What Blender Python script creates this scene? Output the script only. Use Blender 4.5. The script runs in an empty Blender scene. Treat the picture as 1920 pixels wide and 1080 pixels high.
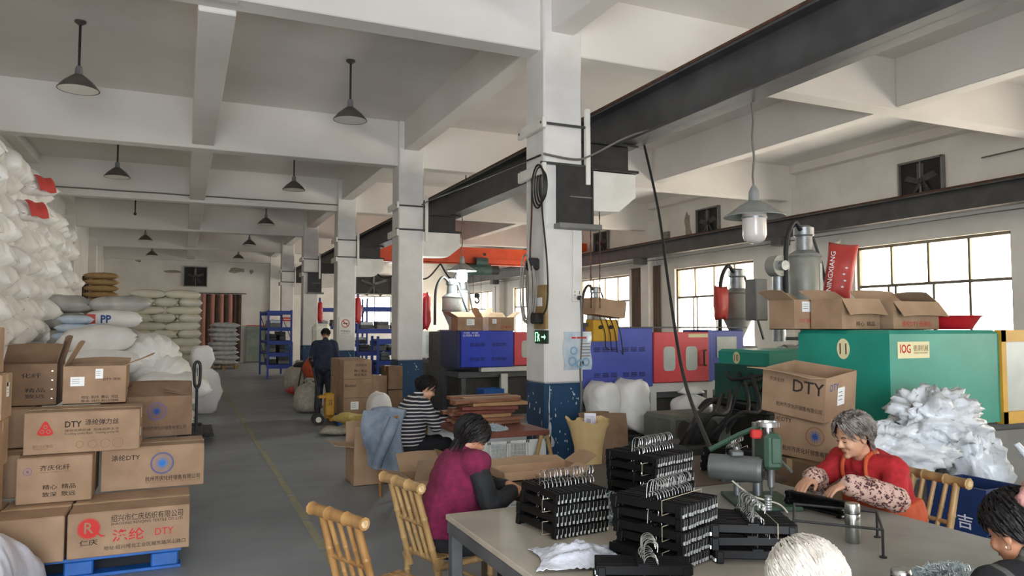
import bpy, bmesh, math, random
from mathutils import Vector, Matrix, noise
random.seed(7)
SC = bpy.context.scene
COL = SC.collection
PI = math.pi

# ------------------------------------------------------------------ camera, world, exposure
cam = bpy.data.cameras.new('camera'); camo = bpy.data.objects.new('camera', cam); COL.objects.link(camo)
cam.sensor_width = 36.0; cam.lens = 26.03; cam.clip_end = 200
camo.location = (0, 0, 1.75)
camo.rotation_euler = (math.radians(90 + 2.97), 0, math.radians(-23.9))
SC.camera = camo
SC.view_settings.view_transform = 'Standard'; SC.view_settings.look = 'None'
SC.view_settings.gamma = 1.0; SC.view_settings.use_curve_mapping = False
SC.view_settings.exposure = EXPOSURE = 1.9
world = bpy.data.worlds.new('sky'); SC.world = world; world.use_nodes = True
bg = world.node_tree.nodes['Background']
bg.inputs[0].default_value = (0.9, 0.95, 1.0, 1); bg.inputs[1].default_value = 5.0
cy = SC.cycles
cy.max_bounces = 8; cy.diffuse_bounces = 7; cy.glossy_bounces = 3; cy.transmission_bounces = 4; cy.transparent_max_bounces = 8
cy.caustics_reflective = False; cy.caustics_refractive = False
cy.sample_clamp_indirect = 6.0

def portal(name, loc, rot, sx, sy):
    l = bpy.data.lights.new(name, 'AREA'); l.shape = 'RECTANGLE'; l.size = sx; l.size_y = sy
    l.cycles.is_portal = True
    o = bpy.data.objects.new(name, l); COL.objects.link(o); o.location = loc; o.rotation_euler = rot
    return o

# the room's measures
XL, XR, YF, YN = -3.4, 14.0, 38.5, -4.0       # left wall, right wall, far wall, near wall
ZS, ZT, ZLB = 5.75, 4.96, 5.18                # slab, cross beams' soffit, long beams' soffit
BAYS = [1.6, 7.8, 14.1, 20.3, 26.5, 32.7]     # column lines
WINY = [-1.6, 4.4, 10.5, 17.3, 23.4, 29.7, 35.8]
WZ0, WZ1, WW = 1.05, 3.54, 3.5
GATE = (-2.4, 1.8, 3.6)                       # open gate behind the photographer: x0, x1, height
for wy in WINY:
    portal('window_daylight', (XR + .3, wy, (WZ0 + WZ1) / 2), (0, math.radians(90), 0), WZ1 - WZ0, WW)
portal('gate_daylight', ((GATE[0] + GATE[1]) / 2, YN - .3, GATE[2] / 2), (math.radians(90), 0, 0), GATE[1] - GATE[0], GATE[2])

# ------------------------------------------------------------------ helpers: materials
def lin(h):
    h = h.lstrip('#'); c = [int(h[i:i+2], 16) / 255 for i in (0, 2, 4)]
    return [x / 12.92 if x <= .04045 else ((x + .055) / 1.055) ** 2.4 for x in c] + [1]
MATS = {}
def mat(name, c1, c2=None, rough=.6, metal=0, scale=6, detail=4, bump=0, bscale=None, spec=.5, coat=0, sss=0, lo=.35, hi=.65, stretch=None):
    """principled material; colour mixed from two tones by a noise in object space"""
    if name in MATS: return MATS[name]
    m = bpy.data.materials.new(name); m.use_nodes = True; MATS[name] = m
    nt = m.node_tree; N = nt.nodes; L = nt.links; b = N['Principled BSDF']
    b.inputs['Roughness'].default_value = rough; b.inputs['Metallic'].default_value = metal
    b.inputs['Specular IOR Level'].default_value = spec
    if coat: b.inputs['Coat Weight'].default_value = coat
    b.inputs['Base Color'].default_value = lin(c1)
    if c2 or bump:
        tc = N.new('ShaderNodeTexCoord'); src = tc.outputs['Object']
        if stretch:
            mp = N.new('ShaderNodeMapping'); mp.inputs['Scale'].default_value = stretch
            L.new(src, mp.inputs[0]); src = mp.outputs[0]
    if c2:
        nz = N.new('ShaderNodeTexNoise'); nz.inputs['Scale'].default_value = scale; nz.inputs['Detail'].default_value = detail
        L.new(src, nz.inputs['Vector'])
        r = N.new('ShaderNodeValToRGB'); r.color_ramp.elements[0].color = lin(c1); r.color_ramp.elements[1].color = lin(c2)
        r.color_ramp.elements[0].position = lo; r.color_ramp.elements[1].position = hi
        L.new(nz.outputs[0], r.inputs[0]); L.new(r.outputs[0], b.inputs['Base Color'])
    if bump:
        n2 = N.new('ShaderNodeTexNoise'); n2.inputs['Scale'].default_value = bscale or scale * 4; n2.inputs['Detail'].default_value = 4
        L.new(src, n2.inputs['Vector'])
        bp = N.new('ShaderNodeBump'); bp.inputs['Strength'].default_value = bump; bp.inputs['Distance'].default_value = .02
        L.new(n2.outputs[0], bp.inputs['Height']); L.new(bp.outputs[0], b.inputs['Normal'])
    return m
def emis(name, c, s):
    m = mat(name, c); b = m.node_tree.nodes['Principled BSDF']
    b.inputs['Emission Color'].default_value = lin(c); b.inputs['Emission Strength'].default_value = s
    return m
def glass(name, tint, rough=.05, refl=.08):
    m = bpy.data.materials.new(name); m.use_nodes = True; nt = m.node_tree; N = nt.nodes; L = nt.links
    N.remove(N['Principled BSDF'])
    t = N.new('ShaderNodeBsdfTransparent'); t.inputs[0].default_value = lin(tint)
    g = N.new('ShaderNodeBsdfGlossy'); g.inputs['Roughness'].default_value = rough
    mx = N.new('ShaderNodeMixShader'); mx.inputs[0].default_value = refl
    L.new(t.outputs[0], mx.inputs[1]); L.new(g.outputs[0], mx.inputs[2]); L.new(mx.outputs[0], N['Material Output'].inputs[0])
    MATS[name] = m; return m

# a scratch scene in which modifiers and fonts are evaluated
TMP = bpy.data.scenes.new('scratch')
def bake(ob):
    TMP.collection.objects.link(ob); vl = TMP.view_layers[0]; vl.update()
    me = bpy.data.meshes.new_from_object(ob.evaluated_get(vl.depsgraph)); bpy.data.objects.remove(ob); return me
# ------------------------------------------------------------------ helpers: meshes
def V(*a): return Vector(a)
def basis(d):
    d = Vector(d).normalized(); up = V(0, 0, 1) if abs(d.z) < .95 else V(0, 1, 0)
    a = d.cross(up).normalized(); return a, a.cross(d).normalized()
class MB:
    def __init__(s): s.v = []; s.f = []
    def add(s, vs, fs):
        o = len(s.v); s.v += [tuple(x) for x in vs]; s.f += [tuple(i + o for i in q) for q in fs]; return s
    def box(s, c, d, rz=0, ch=0, M=None):
        hx, hy, hz = d[0] / 2, d[1] / 2, d[2] / 2
        if ch <= 0:
            vs = [V(x * hx, y * hy, z * hz) for x in (-1, 1) for y in (-1, 1) for z in (-1, 1)]
            fs = [(0, 1, 3, 2), (4, 6, 7, 5), (0, 4, 5, 1), (2, 3, 7, 6), (0, 2, 6, 4), (1, 5, 7, 3)]
        else:
            ch = min(ch, hx * .9, hy * .9, hz * .9); vs = []; idx = {}
            for x in (-1, 1):
                for y in (-1, 1):
                    for z in (-1, 1):
                        for a in range(3):
                            p = [x * hx, y * hy, z * hz]
                            for b in range(3):
                                if b != a: p[b] -= (x, y, z)[b] * ch
                            idx[x, y, z, a] = len(vs); vs.append(V(*p))
            fs = []; S = (-1, 1)
            for a in range(3):
                b, c2 = (a + 1) % 3, (a + 2) % 3
                for sa in S:
                    q = []
                    for sb, sc in ((-1, -1), (1, -1), (1, 1), (-1, 1)):
                        k = [0, 0, 0]; k[a] = sa; k[b] = sb; k[c2] = sc; q.append(idx[(*k, a)])
                    fs.append(tuple(q) if sa > 0 else tuple(q[::-1]))
                for sb in S:
                    for sc in S:
                        k1 = [0, 0, 0]; k1[a] = -1; k1[b] = sb; k1[c2] = sc; k2 = list(k1); k2[a] = 1
                        q = [idx[(*k1, b)], idx[(*k2, b)], idx[(*k2, c2)], idx[(*k1, c2)]]
                        fs.append(tuple(q) if sb * sc > 0 else tuple(q[::-1]))
            for x in S:
                for y in S:
                    for z in S:
                        q = (idx[x, y, z, 0], idx[x, y, z, 1], idx[x, y, z, 2]); fs.append(q if x * y * z > 0 else q[::-1])
        R = M if M is not None else (Matrix.Rotation(rz, 3, 'Z') if rz else None)
        c = Vector(c)
        return s.add([(R @ v if R else v) + c for v in vs], fs)
    def cyl(s, a, b, r0, r1=None, n=12, caps=True):
        a, b = Vector(a), Vector(b); r1 = r0 if r1 is None else r1; u, w = basis(b - a); vs = []
        for p, r in ((a, r0), (b, r1)):
            for i in range(n):
                t = 2 * PI * i / n; vs.append(p + u * (r * math.cos(t)) + w * (r * math.sin(t)))
        fs = [(i, (i + 1) % n, n + (i + 1) % n, n + i) for i in range(n)]
        fs = [q[::-1] for q in fs]
        if caps: fs += [tuple(range(n)), tuple(range(2 * n - 1, n - 1, -1))]
        return s.add(vs, fs)
    def tube(s, pts, r, n=6, closed=False):
        pts = [Vector(p) for p in pts]; k = len(pts); vs = []; rr = r if isinstance(r, (list, tuple)) else [r] * k
        u = None
        for i, p in enumerate(pts):
            d = (pts[(i + 1) % k] - pts[i - 1]) if closed else (pts[min(i + 1, k - 1)] - pts[max(i - 1, 0)])
            if d.length < 1e-9: d = V(0, 0, 1)
            d.normalize()
            if u is None: u = basis(d)[0]
            u = u - d * u.dot(d)
            if u.length < 1e-6: u = basis(d)[0]
            u.normalize(); w = d.cross(u)
            for j in range(n):
                t = 2 * PI * j / n; vs.append(p + (u * math.cos(t) + w * math.sin(t)) * rr[i])
        fs = []
        for i in range(k if closed else k - 1):
            a, b = i * n, ((i + 1) % k) * n
            fs += [(a + j, a + (j + 1) % n, b + (j + 1) % n, b + j) for j in range(n)]
        if not closed: fs += [tuple(range(n - 1, -1, -1)), tuple((k - 1) * n + j for j in range(n))]
        return s.add(vs, fs)
    def lathe(s, prof, n=20, c=(0, 0, 0), M=None, wob=0, wn=9):
        c = Vector(c); vs = []
        for r, z in prof:
            for i in range(n):
                t = 2 * PI * i / n; q = r * (1 + wob * math.sin(wn * t + 3 * z)); p = V(q * math.cos(t), q * math.sin(t), z)
                vs.append((M @ p if M else p) + c)
        k = len(prof); fs = []
        for i in range(k - 1):
            fs += [(i * n + j, i * n + (j + 1) % n, (i + 1) * n + (j + 1) % n, (i + 1) * n + j) for j in range(n)]
        if prof[0][0] > 1e-4: fs.append(tuple(range(n - 1, -1, -1)))
        if prof[-1][0] > 1e-4: fs.append(tuple((k - 1) * n + j for j in range(n)))
        return s.add(vs, fs)
    def prism(s, poly, a, b, axis='x'):
        """poly in the plane across the axis, extruded from a to b along it"""
        def P(q, t): return {'x': (t, q[0], q[1]), 'y': (q[0], t, q[1]), 'z': (q[0], q[1], t)}[axis]
        n = len(poly); vs = [P(q, a) for q in poly] + [P(q, b) for q in poly]
        return s.add(vs, [(i, (i + 1) % n, n + (i + 1) % n, n + i) for i in range(n)] + [tuple(range(n - 1, -1, -1)), tuple(range(n, 2 * n))])
    def sheet(s, P, nu, nv, th=.004):
        """P(u, v) -> point; a thin closed sheet"""
        top = [[Vector(P(i / nu, j / nv)) for j in range(nv + 1)] for i in range(nu + 1)]; vs = []; nrm = []; W = nv + 1
        for i in range(nu + 1):
            for j in range(nv + 1):
                a = top[min(i + 1, nu)][j] - top[max(i - 1, 0)][j]; b = top[i][min(j + 1, nv)] - top[i][max(j - 1, 0)]
                nn = a.cross(b); nn = nn.normalized() if nn.length > 1e-9 else V(0, 0, 1)
                vs.append(top[i][j]); nrm.append(nn)
        o = len(vs); vs += [p - q * th for p, q in zip(list(vs), nrm)]; fs = []
        for i in range(nu):
            for j in range(nv):
                q = (i * W + j, (i + 1) * W + j, (i + 1) * W + j + 1, i * W + j + 1); fs += [q, tuple(o + k for k in q[::-1])]
        for i in range(nu):
            for j in (0, nv):
                a, b = i * W + j, (i + 1) * W + j; q = (a, o + a, o + b, b); fs.append(q if j == 0 else q[::-1])
        for j in range(nv):
            for i in (0, nu):
                a, b = i * W + j, i * W + j + 1; q = (b, o + b, o + a, a); fs.append(q if i == 0 else q[::-1])
        return s.add(vs, fs)
    def mesh(s, name, m, smooth=None):
        me = bpy.data.meshes.new(name); me.from_pydata(s.v, [], s.f); me.update()
        if m is not None:
            me.materials.append(MATS[m] if isinstance(m, str) else m)
        if smooth is not None:
            me.shade_smooth()
            if smooth < 180: me.set_sharp_from_angle(angle=math.radians(smooth))
        return me
    def build(s, name, m, parent=None, smooth=None):
        return link(name, s.mesh(name, m, smooth), parent)
def link(name, me, parent=None, loc=None, rz=None):
    o = bpy.data.objects.new(name, me); COL.objects.link(o)
    if parent is not None: o.parent = parent
    if loc is not None: o.location = loc
    if rz is not None: o.rotation_euler = rz if isinstance(rz, (tuple, list)) else (0, 0, rz)
    return o
def tag(o, label=None, cat=None, group=None, kind=None):
    for k, x in (('label', label), ('category', cat), ('group', group), ('kind', kind)):
        if x: o[k] = x
    return o
def thing(name, label, cat, loc=(0, 0, 0), rz=0, group=None):
    return tag(link(name, None, None, loc, rz), label, cat, group)
def copy_tree(o, parent=None):
    c = o.copy(); COL.objects.link(c); c.parent = parent
    for ch in list(o.children): copy_tree(ch, c)
    return c
def dup(o, loc, rz, label=None, group=None):
    c = copy_tree(o); c.location = loc; c.rotation_euler = rz if isinstance(rz, (tuple, list)) else (0, 0, rz)
    return tag(c, label, None, group)
def bx(name, m, parent, c, d, ch=0, rz=0):
    return MB().box(c, d, rz, ch).build(name, m, parent)
def txt(s, m, parent, o, ux, uy, w, h=None, name='lettering', off=.0012, fat=0):
    """flat print: the words fitted to a width w (and height h) with their centre at o, along ux and uy"""
    cu = bpy.data.curves.new('print', 'FONT'); cu.body = s; cu.resolution_u = 2; cu.offset = fat
    me = bake(bpy.data.objects.new('print', cu)); bpy.data.curves.remove(cu)
    if not me.vertices: return None
    xs = [v.co.x for v in me.vertices]; ys = [v.co.y for v in me.vertices]
    x0, x1, y0, y1 = min(xs), max(xs), min(ys), max(ys); kx = w / max(x1 - x0, 1e-6); ky = (h / max(y1 - y0, 1e-6)) if h else kx
    ux, uy, o = Vector(ux), Vector(uy), Vector(o); n = ux.cross(uy)
    for v in me.vertices: v.co = o + ux * ((v.co.x - (x0 + x1) / 2) * kx) + uy * ((v.co.y - (y0 + y1) / 2) * ky) + n * off
    me.materials.clear(); me.materials.append(MATS[m]); me.name = name
    return link(name, me, parent)
def patch(name, m, parent, o, ux, uy, poly, off=.001, th=.0006):
    """flat shape (label, emblem) on a surface: poly in (ux, uy) round o"""
    ux, uy, o = Vector(ux), Vector(uy), Vector(o); n = ux.cross(uy); k = len(poly); vs = []
    for t in (off - th, off): vs += [o + ux * a + uy * b + n * t for a, b in poly]
    mb = MB(); mb.add(vs, [(i, (i + 1) % k, k + (i + 1) % k, k + i) for i in range(k)] + [tuple(range(k - 1, -1, -1)), tuple(range(k, 2 * k))])
    return mb.build(name, m, parent)
def rect(w, h): return [(-w / 2, -h / 2), (w / 2, -h / 2), (w / 2, h / 2), (-w / 2, h / 2)]
def disc(r, n=28, c=(0, 0)): return [(c[0] + r * math.cos(2 * PI * i / n), c[1] + r * math.sin(2 * PI * i / n)) for i in range(n)]
def ringpatch(name, m, parent, o, ux, uy, r, w, n=36, off=.001):
    ux, uy, o = Vector(ux), Vector(uy), Vector(o); nn = ux.cross(uy); vs = []
    for q in (r, r - w):
        for i in range(n): t = 2 * PI * i / n; vs.append(o + ux * (q * math.cos(t)) + uy * (q * math.sin(t)) + nn * off)
    mb = MB(); mb.add(vs, [(i, (i + 1) % n, n + (i + 1) % n, n + i) for i in range(n)]); return mb.build(name, m, parent)
ORD = 'first second third fourth fifth sixth seventh eighth ninth tenth eleventh twelfth thirteenth fourteenth fifteenth sixteenth'.split()
def joints(pts, n=8):
    """smooth polyline through points (Catmull-Rom)"""
    P = [Vector(p) for p in pts]; out = []
    for i in range(len(P) - 1):
        a, b, c, d = P[max(i - 1, 0)], P[i], P[i + 1], P[min(i + 2, len(P) - 1)]
        for j in range(n):
            t = j / n; out.append(.5 * ((2 * b) + (c - a) * t + (2 * a - 5 * b + 4 * c - d) * t * t + (3 * b - a - 3 * c + d) * t ** 3))
    return out + [P[-1]]

# ------------------------------------------------------------------ materials
mat('plaster', '#e6e3de', '#dad6cf', rough=.85, scale=1.2, bump=.12, bscale=14)
mat('ceiling_paint', '#e4e0dc', '#dad5d0', rough=.9, scale=.7, bump=.06, bscale=8)
mat('column_paint', '#e2e0de', '#d6d3cf', rough=.75, scale=2.5, bump=.1, bscale=18)
mat('plaster_bare', '#8d8478', '#a79d8f', rough=.95, scale=12, bump=.5)
mat('steel_dark', '#4a4a4c', '#3c3c3e', rough=.5, scale=3, bump=.05)
mat('steel_grey', '#7c7b78', '#6a6a68', rough=.5, scale=4, bump=.05)
mat('rust', '#5f3a26', '#3b2a22', rough=.85, scale=10, bump=.3)
mat('black_iron', '#1d1d1f', '#2b2a2a', rough=.55, scale=8)
mat('black_plastic', '#141415', '#1c1c1e', rough=.38, scale=10)
mat('rubber', '#222224', rough=.6)
mat('cable_grey', '#6a665f', rough=.6)
mat('cable_black', '#1a1a1a', rough=.5)
mat('window_frame', '#6e675c', '#5f594f', rough=.45, scale=5)
mat('white_paint', '#e4e2dc', '#d8d5cd', rough=.5, scale=4)
mat('silver', '#d5d9dc', rough=.22, metal=1)
mat('galvanised', '#a9adb0', '#92979b', rough=.4, metal=.8, scale=12)
mat('lamp_enamel', '#5d5752', '#4b4642', rough=.4, scale=9)
mat('lamp_white', '#eeeae2', rough=.35)
mat('cardboard', '#a6896f', '#94785f', rough=.85, scale=5, bump=.05, bscale=60)
mat('cardboard_pale', '#b19275', '#a28367', rough=.85, scale=5, bump=.05, bscale=60)
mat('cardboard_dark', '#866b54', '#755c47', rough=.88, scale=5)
mat('cardboard_inside', '#b09479', '#a2866b', rough=.9, scale=5)
mat('packing_tape', '#c3a884', rough=.18, spec=.7)
mat('ink_black', '#2b221d', rough=.8); mat('ink_red', '#c0322f', rough=.8); mat('ink_blue', '#2a4f92', rough=.8)
mat('ink_sky', '#2f78c4', rough=.8); mat('ink_purple', '#5b5290', rough=.8); mat('ink_brown', '#7d5c3c', rough=.8)
mat('paper_white', '#eef0f0', rough=.7)
mat('pallet_blue', '#1d62b4', '#17549c', rough=.5, scale=6)
mat('bag_white', '#f1efec', '#e4e1dd', rough=.5, scale=3, bump=.35, bscale=9)
mat('bag_bright', '#f7f6f4', '#eeece8', rough=.45, scale=4, bump=.4, bscale=12)
mat('bag_cream', '#e6e2d2', '#d8d3c2', rough=.5, scale=3, bump=.3, bscale=10)
mat('bag_grey', '#b8b5b0', '#9f9c98', rough=.4, scale=4, bump=.3, bscale=10)
mat('bag_lilac', '#d6d6e0', '#c6c7d2', rough=.35, scale=4, bump=.35, bscale=10)
mat('bag_yellow', '#c9b266', '#b39c52', rough=.7, scale=6, bump=.3)
mat('bag_brown', '#b99a6e', '#a4865c', rough=.7, scale=6, bump=.3)
mat('bag_red', '#d04a42', '#b83a35', rough=.5, scale=5, bump=.2)
mat('burlap', '#b3ab9e', '#9c9487', rough=.9, scale=20, bump=.4)
# ------------------------------------------------------------------ the room
def floor_mat():
    m = mat('concrete_floor', '#8b8f93', '#7a7e82', rough=.42, scale=.8, detail=8, bump=.05, bscale=30, spec=.45)
    nt = m.node_tree; N = nt.nodes; L = nt.links; b = N['Principled BSDF']
    tc = N.new('ShaderNodeTexCoord'); nz = N.new('ShaderNodeTexNoise'); nz.inputs['Scale'].default_value = 2.2; nz.inputs['Detail'].default_value = 8
    L.new(tc.outputs['Object'], nz.inputs['Vector'])
    mr = N.new('ShaderNodeMapRange'); mr.inputs[3].default_value = .28; mr.inputs[4].default_value = .6
    L.new(nz.outputs[0], mr.inputs[0]); L.new(mr.outputs[0], b.inputs['Roughness'])
floor_mat()
def struct(o, label=None, cat=None): return tag(o, label, cat, None, 'structure')
struct(bx('floor', 'concrete_floor', None, ((XL + XR) / 2, (YF + YN) / 2, -.1), (XR - XL + 1, YF - YN + 1, .2)), 'grey worn concrete factory floor', 'floor')
mat('faded_yellow', '#9c9676', '#8a8876', rough=.7, scale=14, detail=6)
ln = MB()
for k in range(26):
    y = -1 + k * 1.0; ln.box((1.05 + random.uniform(-.006, .006), y + .49, .0015), (.07, .96 + random.uniform(-.1, .03), .003))
tag(ln.build('floor_marking', 'faded_yellow'), 'faded yellow line painted along the aisle floor', 'floor marking')

ceil = struct(bx('ceiling', 'ceiling_paint', None, ((XL + XR) / 2, (YF + YN) / 2, ZS + .12), (XR - XL + 1, YF - YN + 1, .24)), 'off-white concrete ceiling with deep beams', 'ceiling')
for y in BAYS + [-3.85, YF - .1]:
    zt = 4.98 if y == BAYS[1] else 4.87
    bx('beam', 'ceiling_paint', ceil, ((XL + XR) / 2, y, (zt + ZS) / 2 + .02), (XR - XL, .3, ZS - zt + .04), .012)
for x, w in ((.25, .36), (4.0, .3), (9.8, .28), (XL + .1, .3), (XR - .1, .3)):
    ys = sorted(BAYS + [-3.85, YF - .1])
    zb = 5.02 if x == 9.8 else 4.93 if x == .25 else ZLB
    if x in (XL + .1, XR - .1): zb = 5.55
    for a, b in zip(ys[:-1], ys[1:]):
        bx('beam', 'ceiling_paint', ceil, (x, (a + b) / 2, (zb + ZS) / 2 + .02), (w, b - a - .3, ZS - zb + .04), .012)
# walls
struct(bx('wall_left', 'plaster', None, (XL - .15, (YF + YN) / 2, 3), (.3, YF - YN, 6)), 'white plastered wall behind the sacks', 'wall')
wl = bpy.data.objects['wall_left']
for y in BAYS[1:]: bx('pilaster', 'plaster', wl, (XL + .13, y, 2.6), (.3, .45, 5.2), .01)
wf = struct(bx('wall_far', 'plaster', None, ((XL + XR) / 2, YF + .15, 3), (XR - XL + .6, .3, 6)), 'white stained end wall far down the hall', 'wall')
for x in (4.1,): bx('pilaster', 'plaster', wf, (x, YF - .12, 2.6), (.45, .3, 5.2), .01)
for (x, z, w, h) in ((-.5, 4.35, .9, .16), (.25, 4.3, .35, .4), (2.3, 4.5, .9, .35), (3.0, 4.45, .25, .3), (-2.0, 4.8, .3, .14)):
    n = 11; poly = [(w / 2 * math.cos(2 * PI * i / n) * random.uniform(.6, 1.1), h / 2 * math.sin(2 * PI * i / n) * random.uniform(.5, 1.1)) for i in range(n)]
    patch('bare_patch', 'plaster_bare', wf, (x, YF, z), (1, 0, 0), (0, 0, 1), poly, .006, .008)
wr = MB()
edges = [YN] + [e for w in WINY for e in (w - WW / 2, w + WW / 2)] + [YF]
for i in range(0, len(edges), 2):
    a, b = edges[i], edges[i + 1]
    if b > a: wr.box((XR + .15, (a + b) / 2, 3), (.3, b - a, 6))
for w in WINY:
    wr.box((XR + .15, w, WZ0 / 2), (.3, WW, WZ0)); wr.box((XR + .15, w, (WZ1 + 6) / 2), (.3, WW, 6 - WZ1))
wr = struct(wr.build('wall_right', 'plaster'), 'cream white wall with the row of windows', 'wall')
for y in BAYS: bx('pilaster', 'plaster', wr, (XR - .13, y, 2.6), (.3, .45, 5.2), .01)
# broken plaster beside the fan opening
n = 14; poly = [(.16 * math.cos(2 * PI * i / n) * random.uniform(.5, 1.3), .5 * math.sin(2 * PI * i / n) * random.uniform(.7, 1.05)) for i in range(n)]
patch('bare_patch', 'plaster_bare', wr, (XR, 18.35, 4.75), (0, -1, 0), (0, 0, 1), poly, .012, .014)
wn = MB(); g0, g1, gh = GATE
wn.box(((XL + g0) / 2, YN - .15, 3), (g0 - XL, .3, 6)); wn.box(((g1 + XR) / 2, YN - .15, 3), (XR - g1, .3, 6)); wn.box(((g0 + g1) / 2, YN - .15, (gh + 6) / 2), (g1 - g0, .3, 6 - gh))
struct(wn.build('wall_near', 'plaster'), 'white wall with the open gate behind the viewer', 'wall')

# windows: steel frames, a low row of panes under a row of frosted ones
glass('pane_clear', '#fdf8ef'); glass('pane_frosted', '#f3e6d2', .4)
def window(k, y):
    o = struct(link('window_%d' % k, None, None, (XR + .12, y, 0)), 'bright steel framed window, %s from the near end of the right wall' % ORD[k - 1], 'window')
    zm = WZ0 + (WZ1 - WZ0) * .64
    f = MB()
    for s in (-1, 1): f.box((0, s * (WW / 2 - .03), (WZ0 + WZ1) / 2), (.08, .06, WZ1 - WZ0))
    f.box((0, 0, WZ0 + .03), (.08, WW, .06)); f.box((0, 0, WZ1 - .03), (.08, WW, .06)); f.box((0, 0, zm), (.07, WW, .06))
    f.build('frame', 'window_frame', o)
    q = WW / 4
    for i in (-1, 0, 1): bx('mullion', 'window_frame', o, (0, i * q, (zm + WZ1) / 2), (.05, .045, WZ1 - zm))
    for yy in (-q, -q * .12, q * .9, q * 1.1): bx('mullion', 'window_frame', o, (0, yy, (zm + WZ0) / 2), (.05, .05, zm - WZ0))
    for i in range(4): bx('pane', 'pane_frosted', o, (.01, (i - 1.5) * q, (zm + WZ1) / 2), (.004, q - .04, WZ1 - zm - .05))
    lo = [-WW / 2, -q, -q * .12, q * 1.0, WW / 2]
    for a, b in zip(lo[:-1], lo[1:]): bx('pane', 'pane_clear', o, (.01, (a + b) / 2, (zm + WZ0) / 2), (.004, b - a - .03, zm - WZ0 - .05))
    bx('window_sill', 'plaster', o, (-.12, 0, WZ0 - .03), (.3, WW + .2, .06), .01)
for k, y in enumerate(WINY): window(k + 1, y)

# columns: white above, chipped blue below
def chipped():
    m = mat('column_blue', '#1c4568', '#173c5c', rough=.55, scale=3, bump=.08, bscale=20)
    nt = m.node_tree; N = nt.nodes; L = nt.links; b = N['Principled BSDF']; old = b.inputs['Base Color'].links[0].from_socket
    tc = N.new('ShaderNodeTexCoord'); nz = N.new('ShaderNodeTexNoise'); nz.inputs['Scale'].default_value = 7; nz.inputs['Detail'].default_value = 6
    nz.inputs['Distortion'].default_value = .6
    L.new(tc.outputs['Object'], nz.inputs['Vector'])
    r = N.new('ShaderNodeValToRGB'); r.color_ramp.elements[0].position = .655; r.color_ramp.elements[1].position = .67
    L.new(nz.outputs[0], r.inputs[0])
    mx = N.new('ShaderNodeMix'); mx.data_type = 'RGBA'; L.new(r.outputs[0], mx.inputs[0]); L.new(old, mx.inputs[6]); mx.inputs[7].default_value = lin('#c9cfd2')
    L.new(mx.outputs[2], b.inputs['Base Color'])
chipped()
where = ['nearest column with cables, switch box and chipped blue base', 'second column, blue base beside the stacked cartons', 'third column carrying the no smoking sign', 'fourth column, behind the standing man', 'farthest free column with the small red sign']
BLUE = 1.1
for i, y in enumerate(BAYS[1:]):
    c = struct(link('column', None, None, (4.0, y, 0)), 'white square ' + where[i], 'column')
    bx('shaft', 'column_paint', c, (0, 0, (BLUE + ZS) / 2), (.5, .5, ZS - BLUE), .02)
    bx('blue_base', 'column_blue', c, (0, 0, BLUE / 2), (.504, .504, BLUE), .02)
# ------------------------------------------------------------------ overhead: lamps
def pendant(loc, label, group, glow=False):
    """small enamel pendant: loc is the ceiling rose"""
    t = thing('pendant_lamp', label, 'lamp', loc, 0, group)
    MB().lathe([(.07, 0), (.07, -.02), (.03, -.05)], 14).build('ceiling_rose', 'lamp_enamel', t, 40)
    MB().cyl((0, 0, -.03), (0, 0, -.62), .016, n=8).build('rod', 'black_iron', t)
    MB().lathe([(.03, -.6), (.045, -.63), (.05, -.72), (.065, -.74), (.06, -.76)], 14).build('socket', 'galvanised', t, 40)
    sh = MB().lathe([(.06, -.72), (.1, -.75), (.18, -.82), (.245, -.9), (.25, -.915), (.24, -.915), (.17, -.83), (.09, -.765), (.055, -.74)], 26).build('lamp_shade', 'lamp_enamel', t, 50)
    MB().lathe([(.238, -.912), (.168, -.834), (.088, -.77), (.03, -.765)], 26).build('reflector', 'lamp_white', sh, 60)
    b = MB()
    for k in range(3):
        a = k * 2 * PI / 3; b.tube(joints([(.03 * math.cos(a), .03 * math.sin(a), -.77), (.035 * math.cos(a), .035 * math.sin(a), -.88), (.035 * math.cos(a + 1), .035 * math.sin(a + 1), -.89), (.03 * math.cos(a + 1), .03 * math.sin(a + 1), -.77)], 3), .009, 5)
    b.build('bulb', 'lamp_white', t, 60)
    return t
sides = [('left', -1.32), ('right', 2.22)]
ords = ['nearest', 'second', 'third', 'fourth', 'farthest']
first = None
for nm, x in sides:
    for i, y in enumerate((11.0, 17.2, 23.4, 29.6, 35.8)):
        if nm == 'left' and i == 2: continue
        lb = 'dark enamel pendant lamp, %s of the row %s the middle ceiling beam' % (ords[i], nm + ' of')
        if first is None: first = pendant((x, y, ZS), lb, 'ceiling pendant lamps over the aisle')
        else: dup(first, (x, y, ZS), 0, lb)
dup(first, (6.4, 17.3, ZS), 0, 'dark enamel pendant lamp in the machine bay beyond the crane beam')
t = thing('lamp_rod', 'bare dark ceiling rod without a shade, left of the middle beam', 'lamp rod', (-1.32, 23.4, ZS))
MB().lathe([(.06, 0), (.06, -.02), (.03, -.05)], 12).build('ceiling_rose', 'black_iron', t, 40)
MB().cyl((0, 0, -.03), (0, 0, -.8), .018, n=8).build('rod', 'black_iron', t)
MB().lathe([(0, -.86), (.035, -.84), (.045, -.81), (.03, -.78)], 10).build('socket', 'black_iron', t, 50)

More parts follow.
